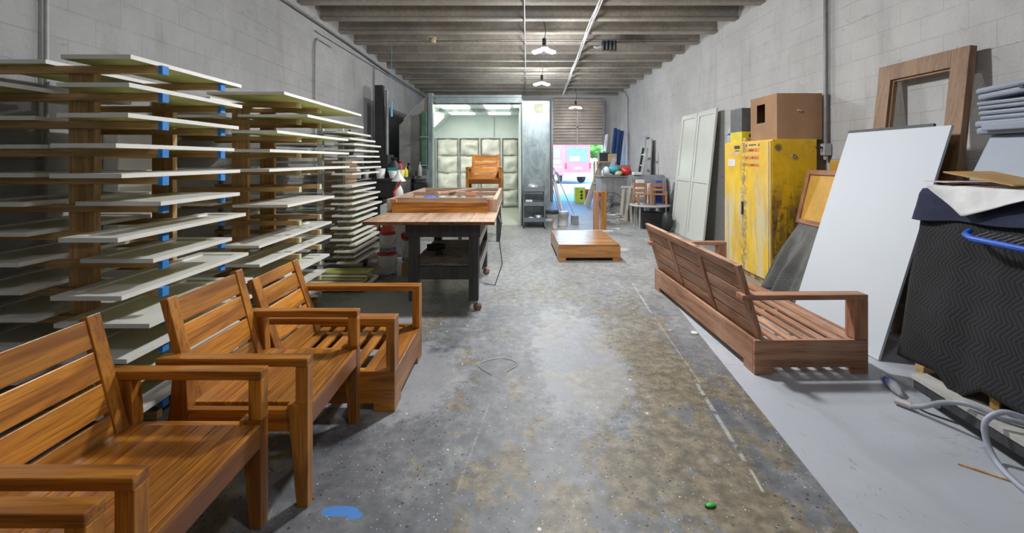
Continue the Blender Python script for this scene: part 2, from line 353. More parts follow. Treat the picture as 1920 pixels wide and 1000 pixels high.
# roll-up door, half open
dr = bpy.data.objects.new('door_1', None); C.objects.link(dr); dr.location = (2.15, YE-.08, 1.93); dr['_o'] = tuple(dr.location); dr['kind'] = 'structure'
M_shut = plain('taupe_shutter', (.36, .31, .27), .55, .1, var=.18, scale=2)
s = MB(); z = 1.95; k = 0
while z < 3.44:
    s.prism([(YE-.10, z), (YE-.13, z+.03), (YE-.13, z+.075), (YE-.10, z+.105), (YE-.07, z+.105), (YE-.07, z)], 1.32, 3.0, 0); z += .105
s.build('shutter_curtain', M_shut, dr)
MB().box(1.30, 3.02, YE-.16, YE-.13, 1.93, 1.97).box(1.30, 3.02, YE-.17, YE-.14, 2.50, 2.56).box(2.10, 2.16, YE-.17, YE-.14, 1.93, 3.1).build('stiffening_rail', M_shut, dr)
MB().box(1.24, 1.31, YE-.2, YE-.02, 0, 3.44).box(2.99, 3.05, YE-.2, YE-.02, 0, 3.44).build('guide_track', M_steel, dr)

# ------------------------------------------------------------------ outside
struct('ground', MB().box(-30, 40, YE+.15, 70, -.2, -.02), plain('pale_paving', (.50, .48, .46), .8, var=.1, scale=1))
t = thing('van', 'red delivery van with pale bumper parked in the sun outside the open door', 'van', (0, 0, 0))
M_tr = plain('faded_red_paint', (.50, .13, .13), .4, var=.12); M_gl = plain('pale_reflecting_glass', (.14, .19, .23), .1, 0); M_wd = plain('white_decal', (.75, .72, .72), .5); M_bmp = plain('bluish_bumper', (.45, .50, .66), .4)
MB().prism([(-.02, .48), (-.02, 1.25), (.10, 2.35), (.3, 2.55), (4.2, 2.5), (4.9, 1.55), (5.6, 1.3), (5.65, .5)], -.92, .92, 0).build('body', M_tr, t, .05)
MB().prism([(-.035, 1.30), (.075, 2.18), (.095, 2.18), (0, 1.30)], -.72, .72, 0).build('rear_window', M_gl, t)
MB().prism([(-.04, 1.35), (-.01, 1.62), (.0, 1.62), (-.02, 1.35)], -.55, .1, 0).build('window_sticker', M_wd, t)
MB().box(-.95, .95, -.16, .02, .42, .66).build('bumper', M_bmp, t, .03)
MB().box(-.25, .25, -.05, -.02, .86, 1.0).build('number_plate', M_wd, t)
for x in (-.90, .78): MB().box(x, x+.12, -.05, -.015, .90, 1.24).build('tail_light', M_red, t, .01)
for x0, x1, z0, z1 in ((.4, 1.5, 1.55, 2.05), (1.9, 3.2, 1.5, 2.1)): MB().box(-.935, -.92, x0, x1, z0, z1).build('side_window', M_gl, t)
MB().box(-.932, -.92, .3, 3.4, .95, 1.05).box(-.932, -.92, .5, 1.9, 1.2, 1.4).build('side_decal', M_wd, t)
for x in (-.94, .70):
    for y in (.95, 4.5):
        MB().lathe([(.05, 0), (.2, .0), (.34, .02), (.36, .06), (.36, .2), (.34, .24), (.2, .26)], (0, 0, 0), 24, 0, Matrix.Translation((x, y, .36)) @ Matrix.Rotation(R(90), 4, 'Y')).build('wheel', M_rubber, t)
        MB().lathe([(.02, -.012), (.2, -.01), (.21, .0)], (0, 0, 0), 20, 0, Matrix.Translation((x if x < 0 else x+.24, y, .36)) @ Matrix.Rotation(R(90), 4, 'Y')).build('hubcap', M_lsteel, t)
t.location = (3.75, 26.6, 0); t.rotation_euler = (0, 0, R(24))
one(MB().box(-1.5, 1.0, 33, 33.2, 0, 2.6).box(1.0, 9, 33, 33.2, 0, 1.2), 'garden_wall', plain('pink_render', (.62, .50, .50), .8), 'pinkish wall across the road behind the red van', 'wall')
M_leaf = plain('foliage', (.10, .26, .04), .8, var=.5, scale=5)
def tree(x, y, h, label):
    t = thing('tree', label, 'tree', (x, y, 0), 'trees across the road')
    MB().tube([(x, y, 0), (x+.1, y, h*.35), (x, y, h*.6)], [.18, .14, .08]).build('trunk', M_dkwood, t)
    m = MB()
    for i in range(9):
        a = random.random()*6.3; r = random.random()*h*.18
        m.blob((x+r*math.cos(a), y+r*math.sin(a), h*(.45+.45*random.random())), (h*.17, h*.17, h*.14), amp=.7, sub=3, fq=4, seed=i)
    m.build('crown', M_leaf, t)
tree(5.9, 31.5, 4.6, 'green leafy tree beyond the van, right edge of the doorway')
tree(1.0, 42, 7.0, 'taller green tree beyond the pinkish wall outside')

# ------------------------------------------------------------------ lamps
def lamp(x, y, z, label, emit_w):
    t = thing('hanging_work_lamp', label, 'lamp', (x, y, z+.2), 'three-paddle work lamps over the aisle')
    MB().lathe([(.018, .08), (.03, .085), (.034, .16), (.028, .2), (.01, .21)], (x, y, z), 16).build('socket', M_black, t)
    MB().lathe([(.035, .0), (.05, .01), (.05, .06), (.03, .08), (.02, .09)], (x, y, z), 16).build('lamp_hub', M_lsteel, t)
    for k in range(3):
        a = R(30+120*k)
        Mx = Matrix.Translation((x, y, z+.03)) @ Matrix.Rotation(a, 4, 'Z') @ Matrix.Rotation(R(9), 4, 'Y')
        MB().box(.05, .21, -.055, .055, -.002, .02, 0, Mx).build('lamp_wing', M_lsteel, t, .008)
        MB().box(.052, .215, -.058, .058, -.034, -.002, 0, Mx).build('led_lens', M_bulb, t, .014)
    pts = []
    for i in range(13):
        u = i/12; pts.append((x+.03*math.sin(u*7)*(1-u), y, z+.2+(4.06-z-.2)*u))
    MB().tube(pts, .006, 6).build('cord', M_black, t)
    for kind, e in (('SPOT', emit_w*1.0), ('POINT', emit_w*.62)):      # the paddles throw most of their light down
        l = bpy.data.lights.new('lamp_light', kind); l.energy = e; l.shadow_soft_size = .13; l.color = (.97, .985, 1)
        if kind == 'SPOT': l.spot_size = R(172); l.spot_blend = .9
        lo = bpy.data.objects.new('lamp_light', l); C.objects.link(lo); lo.parent = t; lo.location = (0, 0, -.33)
lamp(.50, 7.6, 3.28, 'bright hanging work lamp nearest the camera, large glare over the aisle', LAMP_W)
lamp(.66, 10.9, 3.28, 'smaller looking hanging work lamp, second one back over the aisle', LAMP_W)
lamp(1.95, 14.3, 3.10, 'hanging work lamp glowing against the roll-up door', LAMP_W*.12)
lamp(.45, 4.1, 3.28, 'hanging work lamp above the coffee table side of the aisle, over the frame edge', LAMP_W*1.15)
lamp(.45, .7, 3.28, 'added fill lamp above the camera, out of view', LAMP_W*.14)  # unseen lamp added to fill the near foreground with weak light

# ------------------------------------------------------------------ pipes and wires
def pipe(pts, r, label, mat=None, name='conduit_pipe', cat='pipe'):
    return one(MB().tube(pts, r, 8), name, mat or M_pipe, label, cat)
pipe([(LX+.05, y, 3.50+.01*math.sin(y)) for y in range(0, 16)], .016, 'thin dark conduit running the length of the left wall under the joists')
pipe([(LX+.03, 6.8+i*.8, 3.38+.014*i) for i in range(11)], .014, 'second pale conduit just below the long one on the left wall', M_pipeL)
pipe([(LX+.03, 6.76, 0)]+[(LX+.03, 6.76, 3.1)]+[(LX+.03, 6.76+.16*(1-math.cos(a*.26)), 3.1+.18*math.sin(a*.26)) for a in range(1, 7)]+[(LX+.03, 7.4, 3.28)], .014, 'conduit with a rounded bend rising behind the second wooden rack', M_pipeL)
pipe([(LX+.03, 2.88, 0), (LX+.03, 2.88, 4.0)], .014, 'vertical conduit on the left wall behind the nearest rack', M_pipeL)
pipe([(LX+.03, 9.6, .5), (LX+.03, 9.6, 3.45)], .013, 'thin vertical pipe on the left wall past the metal rack', M_pipe)
pipe([(.145, -1, 3.6), (.13, 6.1, 3.60), (.36, 14.6, 3.60)], .011, 'thin conduit fixed under the joists left of the hanging lamps')
pts = [(1.16-.05*(6.1-y) if y < 6.1 else 1.16+(y-6.1)*.05, y, 3.585+.012*math.sin(y*3)) for y in [q*.5 for q in range(0, 31)]]
for d, rr in ((0, .012), (.02, .010), (-.017, .008)):
    pass
m = MB()
for d, rr, ph in ((0, .012, 0), (.022, .010, 1), (-.02, .009, 2)): m.tube([(p[0]+d+.008*math.sin(p[1]*2+ph), p[1], p[2]+.008*math.cos(p[1]*2.3+ph)) for p in pts], rr, 6)
one(m, 'cable_bundle', M_plasticW, 'bundle of white cables strung diagonally under the joists', 'cable')
pipe([(RX-.05, 4.97, 1.60), (RX-.05, 4.97, 4.04)], .022, 'thick grey vertical conduit on the right wall beside the yellow cabinet')
t = thing('switch_box', 'small metal disconnect switch at the foot of the right wall conduit', 'switch', (RX-.05, 4.97, 1.45))
MB().box(RX-.09, RX-.01, 4.93, 5.01, 1.47, 1.60).lathe([(.014, 1.42), (.022, 1.43), (.022, 1.47)], (RX-.05, 4.97, 0), 12).build('box', M_pipeL, t, .006)
MB().tube([(RX-.09, 4.96, 1.555), (RX-.17, 4.95, 1.56)], .01).build('lever', M_black, t)
m = MB().tube([(-1.5, 8.2, 3.6), (-.9, 8.25, 3.62), (0, 8.1, 3.6), (1.6, 8.1, 3.6), (3.2, 8.3, 3.66)], .005, 5); one(m, 'ceiling_wire', M_black, 'thin slack wire crossing the joists near the ceiling junction box', 'wire')
t = thing('smoke_detector', 'small yellowed round detector under a joist, left of centre', 'detector', (-1.48, 8.05, 3.55))
MB().lathe([(.03, -.02), (.055, 0), (.06, .05), (.045, .07)], (-1.48, 8.1, 3.55), 20).build('dome', plain('aged_plastic', (.45, .33, .18), .5), t)
MB().box(-1.54, -1.42, 8.04, 8.16, 3.62, 3.64).build('base_plate', M_pipeL, t)
t = thing('ceiling_motor', 'black hoist motor hung under a joist, right of the lamps', 'motor', (1.72, 8.2, 3.42))
m = MB()
for k in range(4): m.lathe([(.02, 0), (.035, .01), (.035, .2), (.02, .21)], (1.62+.07*k, 8.2, 3.42), 12)
m.build('motor_body', M_black, t); MB().box(1.58, 1.88, 8.15, 8.25, 3.60, 3.63).build('bracket', M_steel, t)
MB().tube([(1.6, 8.2, 3.5), (1.5, 8.2, 3.47), (1.45, 8.2, 3.5)], .02).build('hose_end', M_lsteel, t)
pipe([(RX-.06, 13.6, 1.0), (RX-.06, 13.6, 3.3), (RX-.12, 13.7, 3.5), (RX-.45, 13.9, 3.56), (RX-1.6, 14.0, 3.57)], .016, 'dark conduit bending from the ceiling down the right wall near the door')
pipe([(LX+.12, 11.0, 3.55), (.3, 11.6, 3.58), (1.4, 11.6, 3.58)], .009, 'thin rod crossing the ceiling in front of the spray booth')

# ------------------------------------------------------------------ armchairs
def make_armchair(label):
    t = thing('armchair', label, 'chair', (0, 0, 0), 'varnished slatted armchairs in a row')
    W = .3125
    for s_ in (-1, 1):
        y0, y1 = sorted((s_*W, s_*(W-.05)))
        MB().prism([(.255, 0), (.30, 0), (.30, .42), (.215, .42)], y0, y1, 1).box(.25, .30, y0, y1, .42, .575).build('leg', M_vz, t, .003)
        MB().prism([(-.33, 0), (-.275, 0), (-.19, .40), (-.20, .575), (-.25, .575), (-.265, .40)], y0, y1, 1).build('leg', M_vz, t, .003)
        MB().prism([(-.32, .575), (.30, .575), (.30, .609), (-.32, .609)], y0-.003, y1+.003, 1).build('armrest', M_vx, t, .003)
        MB().box(-.22, .25, y0+.008, y1-.008, .305, .395).build('side_rail', M_vx, t, .003)
    m = MB()
    for k in range(7):
        x = -.215+k*.0705; m.box(x, x+.067, -W+.052, W-.052, .385, .405)
    m.build('seat', M_vy, t, .002)
    MB().box(.278, .298, -W+.05, W-.05, .315, .405).build('front_rail', M_vy, t, .003)
    MB().box(-.24, -.22, -W+.05, W-.05, .315, .385).build('back_rail', M_vy, t, .003)
    Mb = frame_mat((-.205, 0, .355), (0, 1, 0), (-.125, 0, .48))       # local x = width, y = up the back, z = forward
    m = MB(); H = .495; Wb = W-.052
    for k in range(4):
        y = .015+k*.1205; m.box(-Wb+.055, Wb-.055, y, y+.106, -.008, .010, 0, Mb)
    bk = m.build('backrest', M_vy, t, .002)
    for s_ in (-1, 1):
        x0, x1 = sorted((s_*Wb, s_*(Wb-.055))); MB().box(x0, x1, 0, H, -.018, .016, 0, Mb).build('back_stile', M_vz, t, .003)
    return t
ac = make_armchair('orange varnished slatted armchair, second nearest, its front legs fully in view')
ac.location = (-1.145, 2.14, 0)
dup(ac, (-1.272, 1.455, 0), 'orange varnished slatted armchair in the left foreground with its seat cut by the frame edge')
dup(ac, (-1.285, .765, 0), 'varnished armchair at the bottom left corner, only one armrest in view')

# ------------------------------------------------------------------ low lounge furniture with plinth base
def plinth(m_x, m_y, t, x0, x1, y0, y1, h=.228, foot=.12, cut=.048):
    def ring(a0, a1): return [(a0, 0), (a0+foot, 0), (a0+foot, cut), (a1-foot, cut), (a1-foot, 0), (a1, 0), (a1, h), (a0, h)]
    for a, b in ((y0, y0+.022), (y1-.022, y1)): MB().prism(ring(x0, x1), a, b, 1).build('base_board', m_x, t, .003)
    for a, b in ((x0, x0+.022), (x1-.022, x1)): MB().prism(ring(y0+.023, y1-.023), a, b, 0).build('base_board', m_y, t, .003)
def lounge(name, label, cat, L, mx, my, mz, panels, postw, slatw, slats, loc, rz=0, lean_dx=-.15):
    t = thing(name, label, cat, (0, 0, 0)); D = .38; h = L/2
    plinth(mx, my, t, -D, D, -h, h)
    m = MB()
    xs = [-.30+i*(.52/(slats-1)) for i in range(slats)]
    for x in xs: m.box(x-slatw/2, x+slatw/2, -h+.024, h-.024, .196, .214)
    m.build('seat_slats', my, t, .002)
    MB().box(D-.12, D-.023, -h+.024, h-.024, .198, .222).build('front_rail', my, t, .002)
    n = max(2, round(L/.45)); m = MB()
    for i in range(n):
        y = -h+.1+(L-.2)*i/(n-1); m.box(-D+.024, D-.024, y-.02, y+.02, .15, .195)
    m.build('bearer', mx, t)
    for s_ in (-1, 1):
        y0, y1 = sorted((s_*h, s_*(h-.09)))
        MB().box(-.46, D, y0, y1, .492, .526).build('armrest', mx, t, .003)
        MB().box(D-postw, D, y0, y1, .229, .492).build('arm_post', mz, t, .003)
    Mb = frame_mat((-D+.055, 0, .222), (0, 1, 0), (lean_dx, 0, .50)); H = .522; Wb = h-.01 if panels > 1 else h-.095
    bw = 2*Wb; pw = bw/panels; m = MB()
    for p in range(panels):
        a = -Wb+p*pw
        for k in range(4):
            y = .0+k*.1135; m.box(a+.05, a+pw-.05, y, y+.1, -.008, .008, 0, Mb)
    m.build('backrest', my, t, .002)
    for p in range(panels+1):
        a = min(max(-Wb+p*pw-.035, -Wb), Wb-.07); MB().box(a, a+.07, 0, H, -.016, .016, 0, Mb).build('back_stile', mz, t, .003)
    if panels > 1: MB().box(-Wb+.07, Wb-.07, H-.07, H, -.0165, .0165, 0, Mb).build('top_rail', my, t, .003)
    else: MB().box(-Wb+.07, Wb-.07, H-.066, H, -.009, .009, 0, Mb).build('top_rail', my, t, .002)
    t.location = loc; t.rotation_euler = (0, 0, rz); return t
lounge('lounge_chair', 'deep low orange teak lounge chair with slatted seat behind the armchairs', 'chair', .74, M_vx, M_vy, M_vz, 1, .05, .060, 6, (-1.055, 2.89, 0), 0, -.17)
lounge('slatted_sofa', 'long unfinished reddish teak sofa frame seen from behind, no cushions', 'sofa', 2.0, M_rx, M_ry, M_rz, 3, .09, .058, 6, (1.945, 3.96, 0), R(1.0))
t = thing('coffee_table', 'low square teak coffee table with shiny planked top in mid aisle', 'table', (1.05, 6.93, 0))
m = MB()
for k in range(9): m.box(.62, 1.475, 6.29+k*.143, 6.29+k*.143+.141, .205, .230)
m.build('tabletop', M_mx, t, .002)
plinth(M_mx, M_my, t, .61, 1.485, 6.28, 7.585, .204, .11, .045)

# ------------------------------------------------------------------ drying racks and cabinet doors
def zlev(k): return 1.925-.149*k
def cab_door(x0, x1, y0, y1, zb, shaker, label, group, tilt=0):
    th = .022; m = MB()
    if shaker:
        f = min(.06, (x1-x0)*.2)
        m.box(x0, x0+f, y0, y1, zb, zb+th).box(x1-f, x1, y0, y1, zb, zb+th).box(x0+f, x1-f, y0, y0+f, zb, zb+th).box(x0+f, x1-f, y1-f, y1, zb, zb+th)
        m.box(x0+f, x1-f, y0+f, y1-f, zb, zb+.012)
    else: m.box(x0, x1, y0, y1, zb, zb+th)
    for i, fc in enumerate(m.f):
        zs = [m.v[q].z for q in fc]
        if max(zs)-min(zs) < 1e-6 and abs(zs[0]-zb) < 1e-6: m.mi[i] = 1
    o = one(m, 'cabinet_door', [M_white, M_under], label, 'cabinet door', group)
    if tilt: o.rotation_euler = (0, tilt, 0)
    return o
ORD = ['topmost', 'second from the top', 'third from the top', 'fourth from the top', 'fifth from the top', 'sixth from the top', 'seventh from the top', 'eighth from the top',
       'ninth from the top', 'tenth from the top', 'eleventh from the top', 'twelfth from the top', 'thirteenth from the top', 'fourteenth from the top', 'fifteenth from the top', 'sixteenth from the top',
       'seventeenth from the top', 'eighteenth from the top', 'nineteenth from the top', 'twentieth from the top', 'twenty-first from the top', 'twenty-second from the top', 'twenty-third from the top']
def wood_rack(label, ya, yb, xp0, xp1, tape, tips, levels):
    t = thing('drying_rack', label, 'rack', ((xp0+xp1)/2, (ya+yb)/2, 0), 'wooden drying racks along the left wall')
    for y in (ya, yb):
        MB().box(xp0, xp1, y, y+.04, 0, 1.924).build('post', M_pz, t, .002)
        MB().box(LX+.25, -1.95, y, y+.04, 0, .05).build('foot', M_px, t, .002)
    MB().box(xp0+.02, xp0+.06, ya+.04, yb, .06, .15).box(xp0+.02, xp0+.06, ya+.04, yb, 1.43, 1.47).build('brace', M_py, t)
    for k in levels:
        z = zlev(k)
        for i, y in enumerate((ya, yb)):
            a = MB().box(LX+.10, tips[i], y-.042, y-.002, z-.04, z).build('arm', M_px, t, .002)
            MB().box(tips[i]-.022, tips[i]+.002, y-.044, y, z-.046, z+.0005).build('tape', tape, a)
    return t
wood_rack('pine drying rack with blue taped arm tips, nearest the camera on the left', 2.44, 3.0, -2.43, -2.29, M_tape, (-1.885, -1.94), range(13))
wood_rack('pine drying rack with cream taped arm tips, second along the left wall', 3.99, 4.43, -2.52, -2.38, M_cream, (-1.90, -1.91), range(13))
g1 = 'white cabinet doors drying on the nearest rack'
r1 = [(-2.27, -1.92, 2.24, 3.15, 0), (-2.24, -1.885, 2.19, 3.10, 0), (-2.24, -1.89, 2.19, 3.07, 0), (-2.26, -1.94, 2.18, 3.10, 0), (-2.285, -1.93, 2.20, 3.15, 0), (-2.285, -1.84, 2.33, 3.0, 0),
      (-2.14, -1.86, 2.10, 3.10, 1), (-2.26, -1.88, 2.33, 2.98, 1), (-2.26, -1.913, 2.18, 3.22, 1), (-2.285, -1.81, 2.22, 3.10, 1), (-2.28, -1.87, 2.16, 3.2, 1), (-2.25, -1.9, 2.25, 3.1, 1), (-2.28, -1.88, 2.2, 3.05, 1)]
for k, (a, b, c, d, s_) in enumerate(r1):
    cab_door(a, b, c, d, zlev(k)+.001, s_, 'white %s cabinet door on the nearest rack, aisle side, %s' % ('shaker' if s_ else 'flat', ORD[k]), g1)
l1 = [2.35, 2.1, 2.33, 2.36, 2.30, 2.28, 2.26, 2.24, 2.27, 2.30, 2.3, 2.25]
for k, c in enumerate(l1):
    cab_door(-2.93, -2.46-.02*(k % 3), c, c+.85-.05*(k % 2), zlev(k)+.001, 1, 'white cabinet door on the nearest rack, wall side, %s' % ORD[k], g1)
g2 = 'white cabinet doors drying on the second wooden rack'
r2 = {0: (-2.38, -1.78, 3.46, 5.2, 0), 1: (-2.3, -1.72, 3.72, 5.1, 0), 2: (-2.2, -1.84, 3.47, 4.95, 0), 3: (-2.15, -1.83, 3.35, 4.95, 0), 4: (-2.15, -1.84, 3.36, 5.0, 0), 6: (-2.3, -1.85, 3.65, 4.6, 0),
      8: (-2.25, -1.98, 3.47, 4.85, 1), 9: (-2.3, -1.98, 3.48, 4.85, 1), 10: (-2.4, -1.9, 3.7, 4.6, 1), 11: (-2.4, -1.92, 3.7, 4.55, 0), 12: (-2.35, -1.9, 3.6, 4.6, 1)}
for i, (k, (a, b, c, d, s_)) in enumerate(r2.items()):
    cab_door(max(a, -2.375) if k else a, b, c, d, zlev(k)+.001, s_, 'white cabinet door on the second wooden rack, aisle side, %s' % ORD[i], g2)
for i, k in enumerate((0, 1, 2, 3, 4, 6, 7, 9, 10)):
    cab_door(-2.93, -2.55, 3.75, 4.7, zlev(k)+.001, k % 2, 'white cabinet door on the second wooden rack, wall side, %s' % ORD[i], g2)
# metal rack
t = thing('wire_drying_rack', 'grey steel drying rack of many thin wire shelves, third along the left wall', 'rack', (-2.35, 5.8, 0))
for y in (5.35, 5.98):
    MB().box(-2.36, -2.29, y, y+.04, .09, 1.86).build('post', plain('pale_grey_enamel', (.55, .56, .57), .5), t)
    MB().box(-2.9, -1.95, y-.02, y+.06, .05, .09).build('base_rail', M_steel, t)
    for x in (-2.85, -2.0):
        MB().tube([(x, y-.01, .025), (x, y+.03, .025)], .025, 12).build('caster', M_rubber, t)
NL = 23
def z3(k): return 1.735-.0705*k
for k in range(NL):
    z = z3(k); m = MB()
    for y in (5.34, 5.40, 5.97, 6.03): m.tube([(-2.92, y, z-.004), (-1.93, y, z-.004)], .003, 5)
    for x in (-2.92, -2.6, -2.25, -1.93): m.tube([(x, 5.34, z-.004), (x, 6.03, z-.004)], .003, 5)
    m.build('wire_shelf', M_lsteel, t)
for k in range(NL):
    z = z3(k); jx = random.uniform(-.03, .03)
    if k in (8,): continue
    cab_door((-2.25 if k < 2 else -2.13)+jx, -1.89+jx*.6-(.06 if k < 2 else .0), 5.25+random.uniform(-.06, .08), 6.25+random.uniform(-.15, .12), z, k > 12, 'white cabinet door on the wire rack, aisle side, %s' % ORD[k-(k > 8)], 'white cabinet doors stacked on the wire rack')
for i, k in enumerate((2, 3, 4, 5, 7, 11, 14, 17, 20)):
    cab_door(-2.92, -2.45, 5.3, 6.1, z3(k), 0, 'white door on the wire rack, wall side, %s' % ORD[i], 'white cabinet doors stacked on the wire rack')
# things behind and under the racks
one(MB().box(LX+.02, LX+.05, 4.6, 5.2, 0, 1.35), 'grey_door_slab', plain('grey_board', (.36, .37, .38), .6), 'plain grey door slab standing against the left wall behind the wire rack', 'door slab')
t = thing('open_door_frame', 'thin white face-frame lying on the floor in front of the wire rack', 'frame', (-1.85, 5.05, 0))
m = MB().box(-2.15, -1.62, 4.78, 4.83, .02, .04).box(-2.15, -1.62, 5.33, 5.38, .02, .04).box(-2.15, -2.1, 4.83, 5.33, .02, .04).box(-1.67, -1.62, 4.83, 5.33, .02, .04); m.build('frame', M_white, t)
for i in range(5):
    a = .05+i*.028
    o = one(MB().box(-2.25+.02*i, -1.68+.015*i, 4.85+.03*i, 5.05+.03*i, a-.008, a+.01), 'drawer_front', M_white if i % 2 else M_under, 'narrow drawer front on the floor pile by the wire rack, %s' % ORD[4-i], 'drawer front', 'drawer fronts piled on the floor')
one(MB().box(-1.78, -1.55, 3.55, 3.75, 0, .07).box(-1.79, -1.54, 3.54, 3.56, .07, .09), 'scrap_wood_block', M_py, 'pale scrap wood block on the floor behind the lounge chair', 'wood block')
one(MB().box(-2.85, -2.5, 6.6, 7.1, 0, 1.42), 'tall_cardboard_carton', M_card, 'tall brown carton standing behind the wire rack', 'carton')
for i, (y, z) in enumerate(((5.25, 0.0),)):
    pass
t = thing('wall_mounted_heater', 'white boxy unit on the left wall seen between the racks', 'appliance', (LX+.1, 3.4, .75))
MB().box(LX+.001, LX+.12, 3.3, 3.62, .75, 1.62).build('body', M_plasticW, t, .01)

# ------------------------------------------------------------------ workbench
t = thing('work_table', 'rolling workbench with scuffed plank top and charcoal legs', 'table', (-.72, 5.2, 0))
m = MB()
for k in range(10): m.box(-1.38+k*.12, -1.38+k*.12+.118, 4.05, 6.6, .83, .86)
for i, fc in enumerate(m.f):
    ys = [m.v[q].y for q in fc]
    if max(ys)-min(ys) < 1e-6: m.mi[i] = 1
m.build('tabletop', [M_tabtop, M_tabend], t, .002)
MB().box(-1.02, -.32, 4.17, 4.23, .70, .829).box(-1.02, -.32, 5.55, 5.61, .70, .829).box(-1.02, -.96, 4.23, 5.55, .70, .829).box(-.38, -.32, 4.23, 5.55, .70, .829).build('apron', M_dkwood, t, .003)
MB().box(-.98, -.36, 5.61, 6.5, .79, .829).build('top_support', M_dkwood, t)
for x in (-.99, -.43):
    for y in (4.18, 5.50):
        MB().box(x, x+.09, y, y+.09, .10, .70).build('leg', M_dkwood, t, .003)
        c = MB().box(x+.02, x+.07, y+.02, y+.07, .07, .10).lathe([(.01, -.015), (.04, -.012), (.04, .012), (.01, .015)], (0, 0, 0), 16, 1, Matrix.Translation((x+.08, y+.04, .04)) @ Matrix.Rotation(R(90), 4, 'X'))
        c.build('caster', [M_steel, plain('caster_wheel', (.25, .13, .10), .5)], t)
for yy in (4.19, 5.51): MB().box(-.90, -.43, yy, yy+.06, .30, .42).build('lower_rail', M_dkwood, t, .003)
MB().box(-.355, -.33, 4.27, 5.50, .33, .44).box(-.355, -.33, 4.27, 5.50, .60, .68).build('side_rail', M_lsteel, t, .003)
MB().box(-.98, -.36, 4.26, 5.50, .42, .44).build('shelf', plain('dusty_shelf', (.20, .17, .14), .8, var=.3), t)
t = thing('cordless_drill', 'black power tool lying on the workbench lower shelf', 'tool', (-.82, 4.75, .44))
MB().tube([(-.92, 4.7, .50), (-.82, 4.72, .505), (-.74, 4.74, .505)], [.035, .04, .03], 12).build('body', M_black, t)
MB().tube([(-.80, 4.72, .47), (-.78, 4.66, .462)], .022, 8).box(-.82, -.74, 4.62, 4.7, .441, .465).build('handle', M_black, t)
MB().tube([(-.74, 4.74, .505), (-.62, 4.78, .50)], .006, 6).build('bit', M_steel, t)
# frame lying on the bench
t = thing('wooden_bed_frame', 'large bare teak frame with cross bars lying on the workbench', 'frame', (-.78, 5.9, .86))
MB().box(-1.37, -1.33, 4.80, 6.75, .861, 1.0).build('side_rail', M_fry, t, .003); MB().box(-.235, -.19, 4.80, 6.75, .861, 1.0).build('side_rail', M_fry, t, .003)
for y, m_ in ((4.99, M_frx), (5.9, M_frx), (6.70, M_frx)): MB().box(-1.33, -.235, y, y+.04, .95, .998).build('cross_bar', m_, t, .003)
for xx in (-.30, -1.33): MB().box(xx, xx+.055+.01*(xx > -1), 4.80, 4.86, .861, .998).build('corner_block', M_rz, t)
MB().box(-.64, -.50, 5.86, 5.90, .861, .985).build('cross_bar', M_rx, t)
one(MB().box(-1.30, -.285, 4.74, 4.775, .861, .972), 'varnished_board', M_vx, 'orange varnished board standing on edge across the front of the workbench', 'board', bevel=.003)
one(MB().prism([(0, 0), (.05, 0), (.05, 1.0), (0, 1.0)], 0, .02, 2, 0, Matrix.Translation((-.98, 5.5, 1.001)) @ Matrix.Rotation(R(-22), 4, 'Z')), 'pine_lath', M_fry, 'pale loose lath lying diagonally on the frame on the workbench', 'lath')
one(MB().blob((-1.07, 5.62, .921), (.11, .09, .055), amp=.5, seed=3), 'blue_rag', plain('blue_rag', (.05, .18, .65), .9), 'crumpled bright blue rag inside the frame on the workbench', 'rag')
pts = [(-.165, 5.1, .87), (-.15, 5.05, .7), (-.17, 5.0, .5), (-.14, 5.02, .25), (-.22, 5.0, .02), (-.35, 5.1, .012)]
one(MB().tube(pts, .005, 6).tube([(-.18, 4.95, .80), (-.15, 4.9, .72)], .018, 8), 'power_cord', M_black, 'black power cord hanging off the right edge of the workbench', 'cord')
# second table with the chair on it
t = thing('spray_turntable', 'dark stand behind the workbench carrying a varnished armchair', 'table', (-.66, 8.1, 0))
MB().box(-1.02, -.22, 7.72, 8.5, .65, .685).build('tabletop', M_dkwood, t, .003)
for x in (-.98, -.32):
    for y in (7.76, 8.4): MB().box(x, x+.06, y, y+.06, 0, .65).build('leg', M_dkwood, t)
dup(ac, (-.52-.02, 8.1, .686), 'varnished slatted armchair facing the camera, raised on a stand before the booth', R(-90), 'varnished slatted armchair on a stand')

# ------------------------------------------------------------------ paint cans
M_can = plain('can_label', (.60, .62, .66), .4, .2, var=.06); M_canr = plain('can_red', (.50, .03, .03), .4); M_txt = plain('navy_ink', (.02, .03, .22), .5)
M_inkr = plain('red_ink', (.60, .04, .03), .5)
def paint_can(x, y, z, r, h, label, txt=True, a0=-82):
    t = thing('paint_can', label, 'paint can', (x, y, z), 'paint cans beside the workbench')
    MB().lathe([(r*.97, 0), (r, .005), (r, h-.03), (r*.97, h-.025)], (x, y, z), 28).build('can_body', M_can, t)
    MB().lathe([(r*1.01, h-.032), (r*1.04, h-.025), (r*1.04, h-.006), (r*.96, h), (r*.9, h-.006)], (x, y, z), 28).build('lid', M_canr, t)
    if txt:
        lettering('CACOATING', .052, None, M_txt, t, wrap=(x, y, z+.035, r, R(a0)), bold=.001)
        lettering('I', .052, None, M_inkr, t, wrap=(x, y, z+.035, r, R(a0)-.19/r), bold=.001)
    MB().tube([(x+r*1.05*math.cos(a), y+r*1.05*math.sin(a), z+h*.72-.1*math.sin((a-R(a0-90))*1.0)*1) for a in [R(a0-90+i*15) for i in range(13)]], .0025, 5).build('handle', M_steel, t)
paint_can(-1.55, 5.45, 0, .112, .305, 'white paint can with red lid on the floor, bottom of the stack by the workbench', True, -78)
paint_can(-1.55, 5.47, .306, .095, .24, 'white paint can stacked on top of the larger one by the workbench', True, -78)
